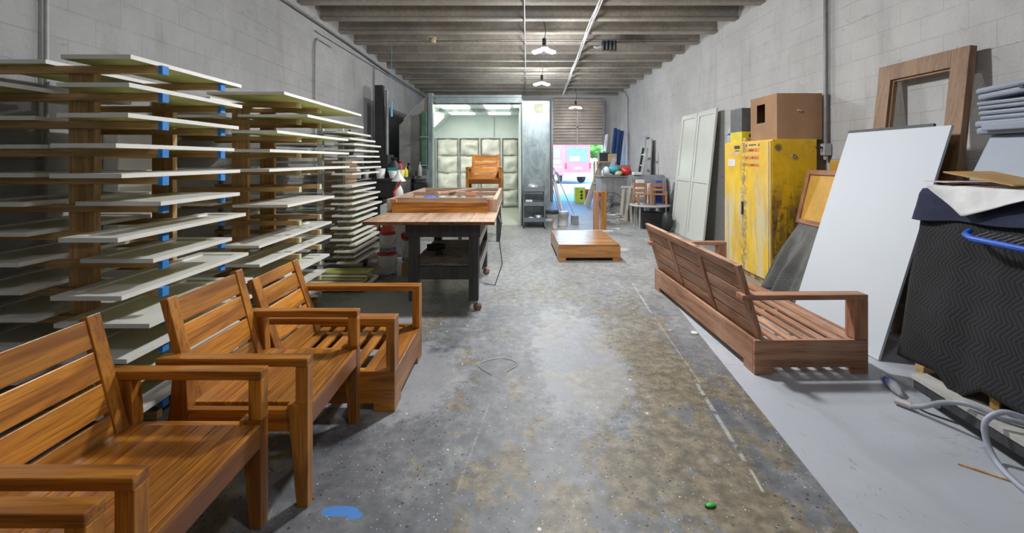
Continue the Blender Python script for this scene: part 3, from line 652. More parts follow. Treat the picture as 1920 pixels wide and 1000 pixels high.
one(MB().box(-1.40, -1.20, 5.55, 5.78, 0, .14), 'small_carton', M_cardL, 'small brown carton under a paint can beside the workbench', 'carton')
paint_can(-1.32, 5.68, .141, .105, .30, 'white paint can standing on a small brown carton', True, -80)
one(MB().box(-1.62, -1.48, 5.40, 5.52, .547, .60).box(-1.6, -1.5, 5.41, 5.50, .60, .63), 'red_label_packet', plain('red_label', (.75, .12, .07), .5), 'red and white packet lying on the stacked paint cans', 'packet')
one(MB().box(-1.42, -1.24, 5.6, 5.75, .442, .50), 'folded_red_cloth', plain('dark_red_cloth', (.45, .03, .03), .9, var=.3), 'folded dark red cloth on the paint can next to the workbench', 'cloth')
one(MB().box(-1.98, -1.58, 6.6, 6.9, 0, .75), 'white_carton', plain('white_card', (.55, .60, .64), .6), 'pale tall carton behind the stacked paint cans', 'carton')
# spray bottle and gloves hung on rack end
t = thing('plastic_jug', 'white plastic jug with red straps by the workbench corner', 'jug', (-1.72, 6.75, .75))
MB().lathe([(.05, .0), (.07, .02), (.07, .2), (.04, .27), (.02, .3), (.02, .34)], (-1.75, 6.75, .75), 20).build('body', M_plasticW, t)
MB().tube([(-1.78, 6.67, .80), (-1.8, 6.66, .95), (-1.72, 6.67, 1.05), (-1.7, 6.67, 1.12)], .014, 8).build('strap', M_red, t)
MB().lathe([(.11, .35), (.03, .46), (.02, .52)], (-1.75, 6.75, .75), 20).build('funnel', M_plasticW, t)

# ------------------------------------------------------------------ dark bench on the left, far
t = thing('parts_bench', 'dark cluttered bench against the left wall before the booth', 'bench', (-2.5, 8.2, 0))
MB().box(-2.98, -2.0, 7.6, 9.1, 1.05, 1.10).build('benchtop', M_black, t)
MB().box(-2.98, -2.1, 7.7, 9.0, .45, .48).box(-2.98, -2.1, 7.7, 9.0, .1, .13).build('shelf', M_black, t)
for x in (-2.95, -2.08):
    for y in (7.65, 9.0): MB().box(x, x+.05, y, y+.05, 0, 1.05).build('leg', M_black, t)
MB().box(-2.98, -2.02, 7.62, 7.66, .78, 1.05).build('drawer_front', M_black, t)
def item(kind, x, y, z, sx, sz, mat, label, cat, shape='box', mat2=None):
    t = None
    if shape == 'box': m = MB().box(x-sx/2, x+sx/2, y-sx/2, y+sx/2, z, z+sz)
    elif shape == 'cup': m = MB().lathe([(sx*.36, 0), (sx*.5, sz), (sx*.46, sz), (sx*.33, .01)], (x, y, z), 20)
    elif shape == 'bottle': m = MB().lathe([(sx*.48, 0), (sx*.5, .01), (sx*.5, sz*.6), (sx*.2, sz*.8), (sx*.2, sz*.93), (sx*.26, sz*.93), (sx*.26, sz)], (x, y, z), 20)
    elif shape == 'ball': m = MB().blob((x, y, z+sz/2), (sx/2, sx/2, sz/2), amp=.35, seed=x*7+z, fq=2.5)
    elif shape == 'cone': m = MB().lathe([(sx*.5, 0), (sx*.1, sz*.8), (sx*.1, sz)], (x, y, z), 16)
    return one(m, kind, mat, label, cat, bevel=.004 if shape == 'box' else 0)
Y_ = 7.75
item('plastic_tub', -2.1, Y_, 1.10, .16, .13, M_plasticW, 'white tub at the front corner of the dark bench', 'tub', 'cup')
item('plastic_tub', -2.32, Y_, 1.10, .17, .17, M_plasticW, 'taller white tub beside the corner tub on the dark bench', 'tub', 'cup')
item('yellow_tub', -2.05, 8.05, 1.10, .16, .14, plain('yellowish', (.62, .60, .25), .5), 'yellowish tub behind the corner tub on the dark bench', 'tub', 'cup')
item('coffee_urn', -2.22, 8.25, 1.10, .24, .36, M_black, 'black coffee urn with green label on the dark bench', 'urn', 'bottle')
one(MB().box(-2.30, -2.16, 8.10, 8.13, 1.2, 1.28), 'green_label_card', plain('green_card', (.02, .35, .25), .5), 'green card propped against the black urn', 'card')
item('red_capped_jar', -1.92+.05, 8.8, 1.10, .1, .28, M_steel, 'steel bottle with dark cap at the bench right end', 'bottle', 'bottle')
item('black_machine', -2.6, 8.6, 1.10, .45, .42, M_black, 'bulky black machine at the back of the dark bench', 'machine')
for i, (x, y, z, c) in enumerate(((-2.35, 7.8, .48, 'black'), (-2.6, 7.8, .48, 'amber'), (-2.2, 7.8, .13, 'grey'), (-2.5, 7.85, .13, 'tan'), (-2.8, 7.85, .13, 'blue'))):
    mt = {'black': M_black, 'amber': plain('amber', (.5, .22, .04), .5), 'grey': M_lsteel, 'tan': M_cardL, 'blue': plain('dark_blue', (.03, .07, .2), .6)}[c]
    item('storage_box', x, y, z, .19, .22, mt, '%s storage box on a shelf of the dark bench' % c, 'box')
for i, (x, y, z, sx, sz, sh, mt, lb, ct) in enumerate((
    (-2.75, 7.8, 1.10, .14, .22, 'bottle', M_plasticW, 'white squeeze bottle at the wall end of the dark bench', 'bottle'),
    (-2.55, 7.72, 1.10, .1, .15, 'cup', M_lsteel, 'small steel cup between the tubs and squeeze bottle', 'cup'),
    (-2.2, 8.6, 1.10, .13, .3, 'bottle', M_red, 'red bottle behind the black urn', 'bottle'),
    (-2.06, 8.45, 1.10, .1, .2, 'bottle', M_yel, 'yellow spray bottle at the aisle edge of the dark bench', 'bottle'),
    (-2.08, 8.8, 1.10, .12, .26, 'bottle', M_black, 'black bottle near the far end of the dark bench', 'bottle'),
    (-2.4, 8.5, 1.10, .2, .16, 'box', M_cardL, 'tan box behind the urn on the dark bench', 'box'),
    (-2.2, 8.5, .48, .2, .24, 'ball', plain('amber', (.5, .22, .04), .5), 'amber bag on the dark bench middle shelf', 'bag'),
    (-2.45, 8.5, .48, .2, .2, 'box', M_steel, 'steel toolbox deep on the dark bench middle shelf', 'toolbox'),
    (-2.3, 8.5, .13, .3, .2, 'box', M_black, 'black case on the dark bench bottom shelf', 'case'))):
    item('bench_' + ct, x, y, z, sx, sz, mt, lb, ct, sh)
t = thing('shop_machine', 'black shop machine with levers standing right of the dark bench', 'machine', (-1.85, 8.9, 0))
MB().box(-2.0, -1.72, 8.85, 9.2, 0, .95).build('body', M_black, t, .01)
MB().box(-1.98, -1.74, 8.9, 9.15, .95, 1.22).build('head', plain('dark_grey_machine', (.08, .085, .09), .5), t, .02)
MB().tube([(-1.9, 8.84, .6), (-1.8, 8.74, .7)], .012).tube([(-1.8, 8.84, .8), (-1.75, 8.72, .86)], .012).build('lever', M_lsteel, t)
for z in (.35, .6, 1.05): MB().box(-1.98, -1.74, 8.83, 8.85, z, z+.06).build('panel', M_steel, t)
t = thing('exhaust_column', 'tall black steel column with pipe on the left wall before the booth', 'column', (-2.7, 9.0, 0))
MB().box(-2.86, -2.70, 9.15, 9.3, 0, 2.95).build('column', M_black, t)
MB().tube([(-2.62, 9.2, .3), (-2.62, 9.2, 2.85)], .035, 12).build('pipe', M_steel, t)
one(MB().tube([(-2.5, 9.1, 2.3), (-2.5, 9.1, 2.6), (-2.5, 9.1, 2.601), (-2.5, 9.1, 4.06)], [.022, .022, .004, .004], 10), 'blue_tube_light', plain('pale_blue_tube', (.30, .62, .85), .3), 'short pale blue tube hanging near the booth corner', 'tube')
item('cable_coil', -2.95, 8.0, 1.45, .2, .5, M_black, 'black cable coil hung on the left wall over the dark bench', 'cable', 'ball')

# ------------------------------------------------------------------ spray booth
t = thing('spray_booth', 'walk-in sheet metal spray booth with lit ceiling and fleece filters', 'spray booth', (-1.0, 11.6, 0))
F = 9.70; Bk = 13.42
MB().prism([(-2.50, 0), (-1.86, 0), (-1.86, 2.82), (-2.50, 2.17)], F, F+.05, 1).build('front_panel', M_galgrey, t)
MB().box(-1.86, -1.76, F-.09, F+.05, 0, 2.86).build('door_jamb', M_gal, t, .004)
MB().box(-1.72, .15, F, F+.08, 2.66, 2.80).box(-1.76, .15, F-.03, F, 2.78, 2.82).build('header', plain('bluegrey_header', (.30, .36, .38), .45, .3), t)
g = MB().box(-1.97, -1.87, F-.22, F-.08, 0, 2.45); g.build('folded_door', M_green, t, .004)
for z in (.5, 1.3, 1.9): MB().tube([(-1.99, F-.24, z), (-1.83, F-.24, z)], .02, 8).build('hinge', plain('green_grey_hinge', (.25, .32, .28), .5, .3), t)
MB().prism([(-2.42, 0), (-2.38, 0), (-2.38, 2.28), (-1.93, 2.72), (-1.93, 2.76), (-1.97, 2.76), (-2.42, 2.31)], F+.05, Bk+.04, 1).build('side_wall', M_booth, t)
MB().box(-1.97, .15, F+.08, Bk+.04, 2.72, 2.76).build('roof_panel', M_booth, t)
MB().box(.115, .15, F+.08, Bk+.04, 0, 2.72).build('side_wall', M_booth, t)
MB().prism([(-2.38, 0), (.115, 0), (.115, 2.72), (-1.93, 2.72), (-2.38, 2.28)], Bk, Bk+.04, 1).build('back_wall', M_booth, t)
for x0, x1, y0, y1 in ((-1.78, -1.12, 10.35, 11.25), (-.72, -.12, 10.35, 11.25), (-.02, .1, 10.4, 10.9), (-1.78, -1.12, 11.75, 12.65), (-.72, -.12, 11.75, 12.65)):
    MB().box(x0, x1, y0, y1, 2.695, 2.72).build('light_panel', M_panelL, t)
Mc = frame_mat((-2.38, 0, 2.28), (.45, 0, .44), (0, 1, 0))
MB().box(.14, .52, 10.4, 11.2, -.035, -.01, 0, Mc @ Matrix.Diagonal((1, 1, 1, 1))).box(.14, .52, 11.6, 12.6, -.035, -.01, 0, Mc).build('light_panel', M_panelL, t)
MB().box(-1.93, .115, 11.42, 11.52, 2.64, 2.719).box(-1.93, .115, 10.0, 10.06, 2.66, 2.719).build('ceiling_rail', M_gal, t)
cols = [(-2.32, -1.68), (-1.64, -1.06), (-1.01, -.42), (-.37, .10)]
fb = MB()
for i, (a, b) in enumerate(cols):
    zt = 2.09
    MB().box(a-.03, a, Bk-.12, Bk, 0, zt).box(b, b+.02, Bk-.12, Bk, 0, zt).box(a, b, Bk-.12, Bk, zt-.03, zt).build('filter_frame', M_lsteel, t)
    for j in range(4):
        z0 = .02+j*.51; z1 = z0+.50
        def fn(u, v, a=a, b=b, z0=z0, z1=z1, q=i*4+j):
            e = (1-abs(2*u-1)**4)*(1-abs(2*v-1)**4)
            return (a+(b-a)*u, Bk-.03-.11*e-.13*e*noise.noise(Vector((u*2.3+q*3, v*2.3, q)))-.03*e*noise.noise(Vector((u*9+q, v*7, q))), z0+(z1-z0)*v+.045*noise.noise(Vector((u*3, q*.7, 0)))*(1 if v > .5 else .6))
        MB().grid(fn, 12, 12).build('filter_pad', M_filter, t, solid=.01)
MB().box(-.62, -.60, Bk-.02, Bk-.001, 2.1, 2.7).build('panel_seam', M_gal, t)
t = thing('booth_duct', 'bluish galvanised sheet duct tower between the booth and the door', 'duct', (.45, 10, 0))
MB().box(.165, .75, F, 12.9, 0, 2.70).build('casing', M_gal, t, .004)
MB().box(.155, .175, F-.03, F, 0, 2.72).box(.74, .76, F-.02, F, 0, 2.70).build('corner_angle', M_steel, t)
MB().box(.42, .62, F-.012, F, 2.45, 2.64).build('pale_patch', plain('pale_patch', (.6, .62, .45), .5), t)
MB().box(.42, .44, F-.015, F, 2.1, 2.45).build('latch', M_lsteel, t)

# ------------------------------------------------------------------ trolley and buckets in front of the duct
t = thing('utility_cart', 'grey three-tier rolling cart in front of the metal duct', 'cart', (.40, 9.42, 0))
M_cart = plain('slate_cart', (.16, .19, .21), .5, .2)
for z in (.12, .45, .75):
    MB().box(.19, .61, 9.28, 9.56, z, z+.012).box(.19, .61, 9.28, 9.29, z, z+.10).box(.19, .61, 9.55, 9.56, z, z+.10).box(.19, .20, 9.29, 9.55, z, z+.10).box(.60, .61, 9.29, 9.55, z, z+.10).build('tray', M_cart, t)
for x in (.185, .615):
    for y in (9.27, 9.57):
        MB().tube([(x, y, .06), (x, y, .88)], .011, 8).build('upright', M_cart, t)
        MB().tube([(x-.012, y, .03), (x+.012, y, .03)], .03, 12).build('caster', M_rubber, t)
item('paper_roll', .30, 9.42, .462, .14, .12, M_plasticW, 'white box on the middle tray of the grey cart', 'box')
item('paint_tin', .50, 9.42, .132, .13, .13, M_lsteel, 'round tin on the bottom tray of the grey cart', 'tin', 'cup')
item('plastic_bag', .34, 9.42, .132, .16, .09, M_plasticW, 'crumpled white bag on the bottom tray of the grey cart', 'bag', 'ball')
item('parts_pile', .38, 9.42, .762, .24, .16, M_lsteel, 'silvery tangle of parts on the top tray of the grey cart', 'parts', 'ball')
def bucket(x, y, r, h, m, rim, label):
    t = thing('bucket', label, 'bucket', (x, y, 0), 'buckets on the floor by the duct')
    MB().lathe([(r*.86, 0), (r*.97, h*.9), (r, h*.9), (r, h), (r*.93, h), (r*.85, h*.1)], (x, y, 0), 24).build('body', m, t)
    MB().lathe([(r*1.02, h*.80), (r*1.03, h*.81), (r*1.03, h*.98), (r*1.01, h*1.0)], (x, y, 0), 24).build('rim', rim, t)
    MB().tube([(x+r*1.03*math.cos(a), y+r*1.03*math.sin(a), h*(.8)-.03*math.sin(a-math.pi)*3) for a in [math.pi+i*math.pi/10 for i in range(11)]], .004, 5).build('handle', M_steel, t)
    return t
wb = bucket(.78, 9.35, .135, .37, M_plasticW, M_black, 'white bucket with black rim on the floor right of the cart')
bucket(.70, 9.10, .08, .22, plain('grey_can', (.42, .42, .40), .4, .4), M_lsteel, 'small grey can standing in front of the white bucket')
bucket(1.05, 9.75, .125, .30, M_plasticW, M_lsteel, 'pale bucket behind and right of the black-rimmed bucket')
wb['_o'] = (.78, 9.35, 0); MB().prism([(-.03, 0), (.03, 0), (.0, .06)], 9.212, 9.226, 1, 0, Matrix.Translation((.78, 0, .17))).build('red_sticker', M_red, wb)
Mx = Matrix.Translation((1.22, 9.95, 0)) @ Matrix.Rotation(R(-13), 4, 'Y')
for i, (w_, h_, mt, lb) in enumerate(((.05, 1.1, M_rz, 'dark brown'), (.09, 1.0, M_pipeL, 'grey'), (.12, .9, M_white, 'white'))):
    one(MB().box(-.1+i*.05, -.1+i*.05+w_*.3, i*.12, i*.12+w_, .0, h_, 0, Matrix.Translation((1.15, 10.2, .03)) @ Matrix.Rotation(R(-14), 4, 'Y')), 'leaning_plank', mt, '%s narrow plank leaning on the duct by the door' % lb, 'plank', 'planks leaning by the door')
t = thing('push_broom', 'grey push broom leaning by the buckets, bristles down', 'broom', (1.35, 9.9, 0))
MB().tube([(1.32, 9.95, .2), (.85, 10.1, 1.3)], .012).build('broomstick', M_pipeL, t)
MB().box(1.26, 1.40, 9.8, 10.05, .0, .2, 0).build('bristles', M_steel, t, .01)
t = thing('green_carton', 'lime green printed carton on the floor at the open door', 'carton', (2.18, 15.05, 0))
MB().box(2.01, 2.35, 14.88, 15.22, 0, .5).build('carton_body', plain('lime_card', (.50, .62, .05), .6), t, .004)
for z in (.36, .25, .15): MB().lathe([(.02, 0), (.045, .001), (.045, .003)], (0, 0, 0), 14, 0, frame_mat((2.22, 14.879, z), (1, 0, 0), (0, 0, 1))).build('printed_mark', M_black, t)
one(MB().box(2.36, 2.58, 15.2, 15.39, 0, .42), 'red_box', plain('pinkred', (.60, .08, .08), .5), 'red box behind the lime green carton', 'box')
t = thing('upright_table_leg', 'pair of orange teak planks standing upright beyond the coffee table', 'planks', (1.58, 8.9, 0))
MB().box(1.58, 1.70, 8.98, 9.03, .012, .78).build('plank', M_rz, t, .003); MB().box(1.74, 1.82, 8.9, 9.1, .012, .79).build('plank', M_vz, t, .003)
MB().box(1.64, 1.80, 9.03, 9.07, .68, .76).build('cross_piece', M_vx, t)
one(MB().box(1.38, 1.95, 8.86, 8.89, 0, .03), 'white_batten', M_white, 'white batten on the floor before the upright planks', 'batten', 'white battens on the floor')
one(MB().box(1.85, 2.15, 9.15, 9.19, 0, .03), 'white_batten', M_white, 'white batten on the floor behind the upright planks', 'batten', 'white battens on the floor')

# ------------------------------------------------------------------ clutter at the far right
t = thing('metal_cabinet', 'grey sheet-covered workbench cabinet by the open door', 'cabinet', (2.62, 11.8, 0))
MB().box(2.22, 3.02, 11.5, 12.3, 0, .98).build('body', M_galgrey, t, .01)
MB().box(2.18, 3.06, 11.45, 12.35, .98, 1.01).build('top', M_steel, t)
for x in (2.35, 2.5, 2.78): MB().box(x, x+.02, 11.485, 11.5, .05, .95).build('seam', M_steel, t)
item('red_helmet', 2.92, 11.7, 1.01, .28, .22, M_red, 'glossy red round case on the cabinet by the door', 'case', 'ball')
one(MB().box(2.72, 3.08, 11.9, 12.2, 1.011, 1.28), 'open_carton', M_card, 'brown carton behind the red case', 'carton')
item('teal_cloth', 2.62, 11.8, 1.06, .36, .22, M_teal, 'teal cloth heap on the grey cabinet', 'cloth', 'ball')
item('white_bag', 2.40, 11.7, 1.01, .16, .24, M_plasticW, 'white bag at the left of the grey cabinet top', 'bag', 'ball')
item('jar', 2.28, 11.6, 1.01, .09, .18, M_lsteel, 'metal jar at the front left corner of the cabinet top', 'jar', 'bottle')
item('yellow_bag', 2.70, 11.6, 1.01, .2, .12, plain('pale_yellow', (.55, .5, .3), .7), 'pale yellow bag in front of the teal cloth', 'bag', 'ball')
t = thing('shelf_unit', 'tall narrow shelf with black amplifier by the door jamb', 'shelf', (2.7, 13.3, 0))
for z in (.7, 1.35): MB().box(2.38, 2.98, 13.0, 13.6, z, z+.03).build('shelf', M_px, t)
for x in (2.39, 2.93):
    for y in (13.02, 13.54): MB().box(x, x+.04, y, y+.04, 0, 1.38).build('leg', M_pz, t)
item('black_amplifier', 2.62, 13.2, 1.38, .30, .25, M_black, 'black box on the tall shelf by the door', 'box')
item('tan_carton', 2.84, 13.15, 1.38, .25, .22, M_cardL, 'tan carton right of the black box on the shelf', 'carton')
for i, (y0, c, lb) in enumerate(((14.45, M_plasticW, 'white'), (14.2, plain('pinkish_board', (.62, .56, .55), .5), 'pinkish white'))):
    one(MB().box(0, .16, 0, 2.25, 0, .03, 0, lean(2.72, 2.98, y0, 2.25)), 'tall_board', c, '%s tall board leaning by the roll-up door' % lb, 'board', 'tall boards leaning near the door')
M_navy = plain('navy_fabric', (.02, .05, .18), .85, var=.3, scale=15)
for i in range(3):
    y0 = 12.95+i*.22
    one(MB().tube([(2.86+.1*i, 13.82+.02*i, 0), (3.12+.11*i, 13.86+.02*i, 2.40-.04*i)], .052, 12), 'fabric_roll', M_navy if i != 1 else plain('mid_blue_fabric', (.04, .10, .30), .85), ['front dark blue fabric roll leaning on the right wall', 'middle lighter blue fabric roll leaning on the right wall', 'rear dark blue fabric roll leaning on the right wall'][i], 'fabric roll', 'blue fabric rolls against the right wall')
for i in range(2):
    one(MB().box(0, .45, 0, 2.05-.1*i, 0, .03, 0, lean(3.32, 3.42, 11.6-.5*i, 2.04-.1*i)), 'leaning_sheet', M_pipeL, 'grey panel on the right wall behind the ladder, %s' % ('farther' if i == 0 else 'nearer'), 'panel', 'grey panels on the right wall')
for i in range(3):
    Mb_ = frame_mat((2.12+.10*i, (13.68, 13.82, 12.9)[i], .05), (.95, 0, -.33), (.33, 0, .95))
    one(MB().box(0, .12, 0, 1.75-.12*i, 0, .025, 0, Mb_), 'long_strip', (M_lsteel, M_plasticW, M_bmp)[i], ('silver long strip leaning against the clutter right of the doorway', 'white long strip leaning against the clutter right of the doorway', 'bluish long strip leaning on the grey cabinet by the doorway')[i], 'strip', 'long strips leaning by the doorway')
t = thing('ladder', 'aluminium step ladder with black edge leaning on the right wall', 'ladder', (3.2, 11, 0))
Ml = lean(2.98, 3.26, 10.9, 1.70)
for x in (0, .36): MB().box(x, x+.035, 0, 1.74, 0, .05, 0, Ml).build('side_rail', M_lsteel if x == 0 else M_black, t)
for k in range(6): MB().box(.035, .36, .2+k*.27, .23+k*.27, .005, .045, 0, Ml).build('rung', M_lsteel, t)
# round floor fan
t = thing('floor_fan', 'round wire-cage floor fan in front of the grey cabinet', 'fan', (2.20, 10.3, 0))
fx, fy, fz, fr = 2.22, 10.3, .40, .27
for r_ in (.27, .20, .13, .07): MB().tube([(fx+r_*math.cos(a*.2618), fy-.08*(1-r_/.27), fz+r_*math.sin(a*.2618)) for a in range(24)], .006 if r_ > .25 else .003, 5, closed=True).build('cage_ring', M_black, t)
m = MB()
for a in range(16): m.tube([(fx, fy-.08, fz), (fx+fr*math.cos(a*.3927), fy, fz+fr*math.sin(a*.3927))], .003, 4)
m.build('cage_spokes', M_black, t)
m = MB()
for a in range(4):
    A = a*math.pi/2; m.box(.03, .2, -.05, .05, -.004, .004, 0, Matrix.Translation((fx, fy, fz)) @ Matrix.Rotation(R(90), 4, 'X') @ Matrix.Rotation(A, 4, 'Z') @ Matrix.Rotation(R(25), 4, 'X'))
m.lathe([(.03, -.03), (.04, 0), (.03, .05)], (0, 0, 0), 12, 0, Matrix.Translation((fx, fy, fz)) @ Matrix.Rotation(R(90), 4, 'X')); m.build('blades', M_steel, t)
MB().tube([(fx-.2, fy+.1, .01), (fx-.2, fy-.05, .01), (fx-.27, fy, fz)], .01).build('stand', M_black, t)
MB().tube([(fx+.2, fy+.1, .01), (fx+.2, fy-.05, .01), (fx+.27, fy, fz)], .01).build('stand', M_black, t)
m = MB()
for i in range(26):
    a = random.random()*3.14; x = 2.14+random.uniform(-.17, .17); y = 9.78+random.uniform(-.12, .12); z = .03+random.random()*.22
    m.tube([(x-.1*math.cos(a), y-.08*math.sin(a), z), (x, y, z+.03*random.random()), (x+.1*math.cos(a), y+.08*math.sin(a), z)], .012, 5)
one(m, 'scrap_metal_heap', M_lsteel, 'heap of twisted grey scrap metal on the floor below the fan', 'scrap')['kind'] = 'stuff'
t = thing('folding_trestle', 'pale folding trestle legs leaning together beside the scrap heap', 'trestle', (2.6, 9.9, 0))
for x0, x1, y0 in ((2.34, 2.42, 9.93), (2.42, 2.54, 9.88), (2.60, 2.56, 9.96)): MB().box(-.025, .025, -.02, .02, 0, .80, 0, frame_mat((x0, y0, .012), (1, 0, 0), (0, 1, 0)) @ Matrix.Rotation(math.atan2(x1-x0, .8), 4, 'Y')).build('leg', plain('cream_enamel', (.50, .47, .36), .6), t)
MB().tube([(2.36, 9.92, .81), (2.62, 9.92, .81)], .03, 8).build('top_bar', M_lsteel, t)
# round-topped side table with two child chairs
t = thing('side_table', 'grey folding side table carrying two small wooden chairs', 'table', (2.82, 9.35, 0))
MB().lathe([(.40, 0), (.42, .01), (.42, .03), (.38, .035)], (2.82, 9.35, .46), 28).build('tabletop', M_pipeL, t)
for x, y in ((2.55, 9.15), (3.09, 9.15), (2.55, 9.55), (3.09, 9.55)): MB().tube([(x, y, 0), (x*.98+.06, y, .46)], .018, 8).build('leg', M_lsteel, t)
one(MB().box(2.62, 3.02, 9.2, 9.5, 0, .34), 'black_tool_case', M_black, 'black case stored under the grey side table', 'case', bevel=.01)
def kid_chair(label):
    t = thing('wooden_child_chair', label, 'chair', (0, 0, 0), 'small wooden chairs on the side table'); M1 = M_rx
    MB().box(-.15, .15, -.13, .15, .20, .23).build('seat', M_mx, t, .004)
    for x in (-.15, .115):
        MB().prism([(-.16, 0), (-.125, 0), (-.09, .2), (-.13, .2)], x, x+.035, 0).build('leg', M_rz, t); MB().prism([(.19, 0), (.155, 0), (.10, .22), (.115, .45), (.14, .45), (.14, .22)], x, x+.035, 0).build('leg', M_rz, t)
    MB().box(-.115, .115, .112, .132, .355, .44).box(-.115, .115, .112, .132, .27, .32).build('backrest', M_rx, t, .003)
    return t
kc = kid_chair('small wooden chair on the side table, left one of the pair'); kc.location = (2.65, 9.3, .495)
dup(kc, (2.99, 9.32, .495), 'small wooden chair on the side table, right one of the pair', R(-8))
kc.rotation_euler = (0, 0, R(6))
t = thing('gas_grill', 'silver barrel-shaped grill with rounded lid behind the small chairs', 'grill', (2.88, 9.95, 0))
MB().prism([(10.28+.23*math.cos(a), .72+.36*math.sin(a)) for a in [i*math.pi/10 for i in range(11)]], 2.62, 3.42, 0).build('lid', M_steel, t, .01)
MB().box(2.62, 3.42, 10.04, 10.5, .5, .72).build('firebox', M_lsteel, t)
for xx in (2.64, 3.36): MB().box(xx, xx+.04, 10.08, 10.46, 0, .5).build('leg', M_black, t)
MB().tube([(2.75, 10.0, .85), (3.3, 10.0, .85)], .015).build('handle', M_black, t)
item('white_sticker_box', 2.92, 9.62, .496, .16, .42, M_plasticW, 'white box between the small chairs and the grill', 'box')
item('blue_carton', 3.08, 9.62, .496, .14, .48, M_blue, 'dark blue carton between the small chairs and the grill', 'carton')
item('white_appliance', 2.8, 10.28, .72+.36, .18, .06, M_plasticW, 'white plastic lid resting on the grill', 'lid')
t = thing('foam_block_stack', 'stacked white foam blocks left of the grill', 'foam', (2.55, 9.5, .5))
for k in range(3): MB().box(2.66+.01*k, 2.84, 9.79, 9.94, .60+k*.13, .72+k*.13).build('block', M_plasticW, t, .01)
MB().box(2.67, 2.83, 9.80, 9.93, .0, .6).build('crate', M_galgrey, t)
one(MB().box(0, .5, 0, .95, 0, .04, 0, lean(3.28, 3.42, 8.95+.1, .94)), 'dark_sheet', M_steel, 'dark grey panel leaning on the right wall past the white doors', 'panel')
item('black_bag', 2.99, 8.78, 0, .2, .42, M_black, 'black bag slumped on the floor by the white bifold doors', 'bag', 'ball')

# ------------------------------------------------------------------ bifold doors
M_bif = plain('offwhite_satin', (.58, .60, .55), .28, var=.02)
for i, (y0, lb) in enumerate(((7.47, 'nearer of the two tall off-white cabinet doors leaning on the right wall'), (8.24, 'farther of the two tall off-white cabinet doors leaning on the right wall'))):
    Mx = lean(3.16, 3.40, y0, 2.3); m = MB(); W_, H_, T_ = .75, 2.30, .035; s_ = .085
    m.box(0, s_, 0, H_, 0, T_, 0, Mx).box(W_-s_, W_, 0, H_, 0, T_, 0, Mx).box(s_, W_-s_, 0, .1, 0, T_, 0, Mx).box(s_, W_-s_, H_-.085, H_, 0, T_, 0, Mx).box(s_, W_-s_, 1.02, 1.10, 0, T_, 0, Mx)
    m.box(s_, W_-s_, .1, H_-.085, .004, .02, 0, Mx)
    one(m, 'tall_panel_door', M_bif, lb, 'cabinet door', 'tall off-white doors on the right wall', bevel=.002)

# ------------------------------------------------------------------ yellow cabinet
def mat_yellow(name, side):
    t = NT(name); o = t.map(t.obj(), (1, 1, 1), (3.1, 5.5, 0)); x, y, z = t.sep(o)
    n = t.noise(o, 2.2, 6, .6); c = t.mix(t.step(n, .3, .7), (.66, .38, .008), (.86, .56, .015))
    st = t.noise(t.map(o, (9, 9, 1.4)), 1.0, 7, .7, .8); low = t.step(t.M('SUBTRACT', 1.65, z), .3, .95)
    if side:
        c = t.mix(t.M('MULTIPLY', t.step(st, .36, .56), t.M('MULTIPLY', low, .9)), c, (.17, .10, .045))
        c = t.mix(t.M('MULTIPLY', t.step(t.noise(o, 9, 7, .7), .53, .58), t.M('ADD', .15, t.M('MULTIPLY', low, .6))), c, (.10, .055, .03))
        b = t.noise(t.map(o, (1, 1, 1), (0, 0, 0)), 2.5, 3, .5)
        dx = t.M('SUBTRACT', x, 2.93); dz = t.M('SUBTRACT', z, 1.56); d = t.M('SQRT', t.M('ADD', t.M('MULTIPLY', dx, dx), t.M('MULTIPLY', dz, dz)))
        c = t.mix(t.M('MULTIPLY', t.M('SUBTRACT', 1.0, t.step(t.M('ADD', d, t.M('MULTIPLY', t.noise(o, 14, 5, .6), .05)), .05, .085)), .85), c, (.05, .07, .06))
    else:
        c = t.mix(t.M('MULTIPLY', t.step(t.noise(t.map(o, (1, 2.2, .7)), 1.8, 6, .6), .40, .60), t.M('ADD', .25, t.M('MULTIPLY', low, .65))), c, (.62, .56, .36))
        dy = t.M('ABSOLUTE', t.M('SUBTRACT', y, 5.56)); sm = t.M('MULTIPLY', t.M('SUBTRACT', 1.0, t.step(dy, .02, .12)), t.step(t.noise(o, 13, 7, .75), .45, .55))
        c = t.mix(t.M('MULTIPLY', sm, .75), c, (.16, .14, .12))
        c = t.mix(t.M('MULTIPLY', t.M('MULTIPLY', t.step(st, .5, .62), low), .55), c, (.30, .29, .26))
    c = t.mix(t.M('MULTIPLY', t.step(t.noise(o, 30, 5, .7), .68, .71), .8), c, (.1, .06, .03))
    return t.fin(c, .45)
MYf, MYs = mat_yellow('yellow_enamel_front', 0), mat_yellow('yellow_enamel_side', 1)
CX0, CX1, CY0, CY1 = 2.845, 3.36, 4.98, 6.07
t = thing('flammable_storage_cabinet', 'battered yellow steel safety cabinet with red warning words', 'cabinet', (3.1, 5.5, 0))
m = MB().box(CX0+.02, CX1, CY0, CY1, .0, 1.65)
m.build('body', MYs, t, .004)
MB().box(CX0, CX0+.019, CY0+.005, 5.555, .06, 1.635).build('door', MYf, t, .003)
d2 = MB().box(CX0, CX0+.019, 5.56, CY1-.005, .06, 1.635).build('door', MYf, t, .003)
d1 = [c for c in t.children if c.name.startswith('door')][0]
MB().box(CX0-.012, CX0, 5.57, 5.61, .74, .90).build('handle', M_black, d2, .002); MB().tube([(CX0-.02, 5.59, .77), (CX0-.02, 5.59, .87)], .008).build('handle', M_lsteel, d2)
MB().tube([(CX0-.004, CY0+.035, .06), (CX0-.004, CY0+.035, 1.63)], .007, 8).build('edge_strip', plain('pale_strip', (.55, .52, .42), .5), d1)
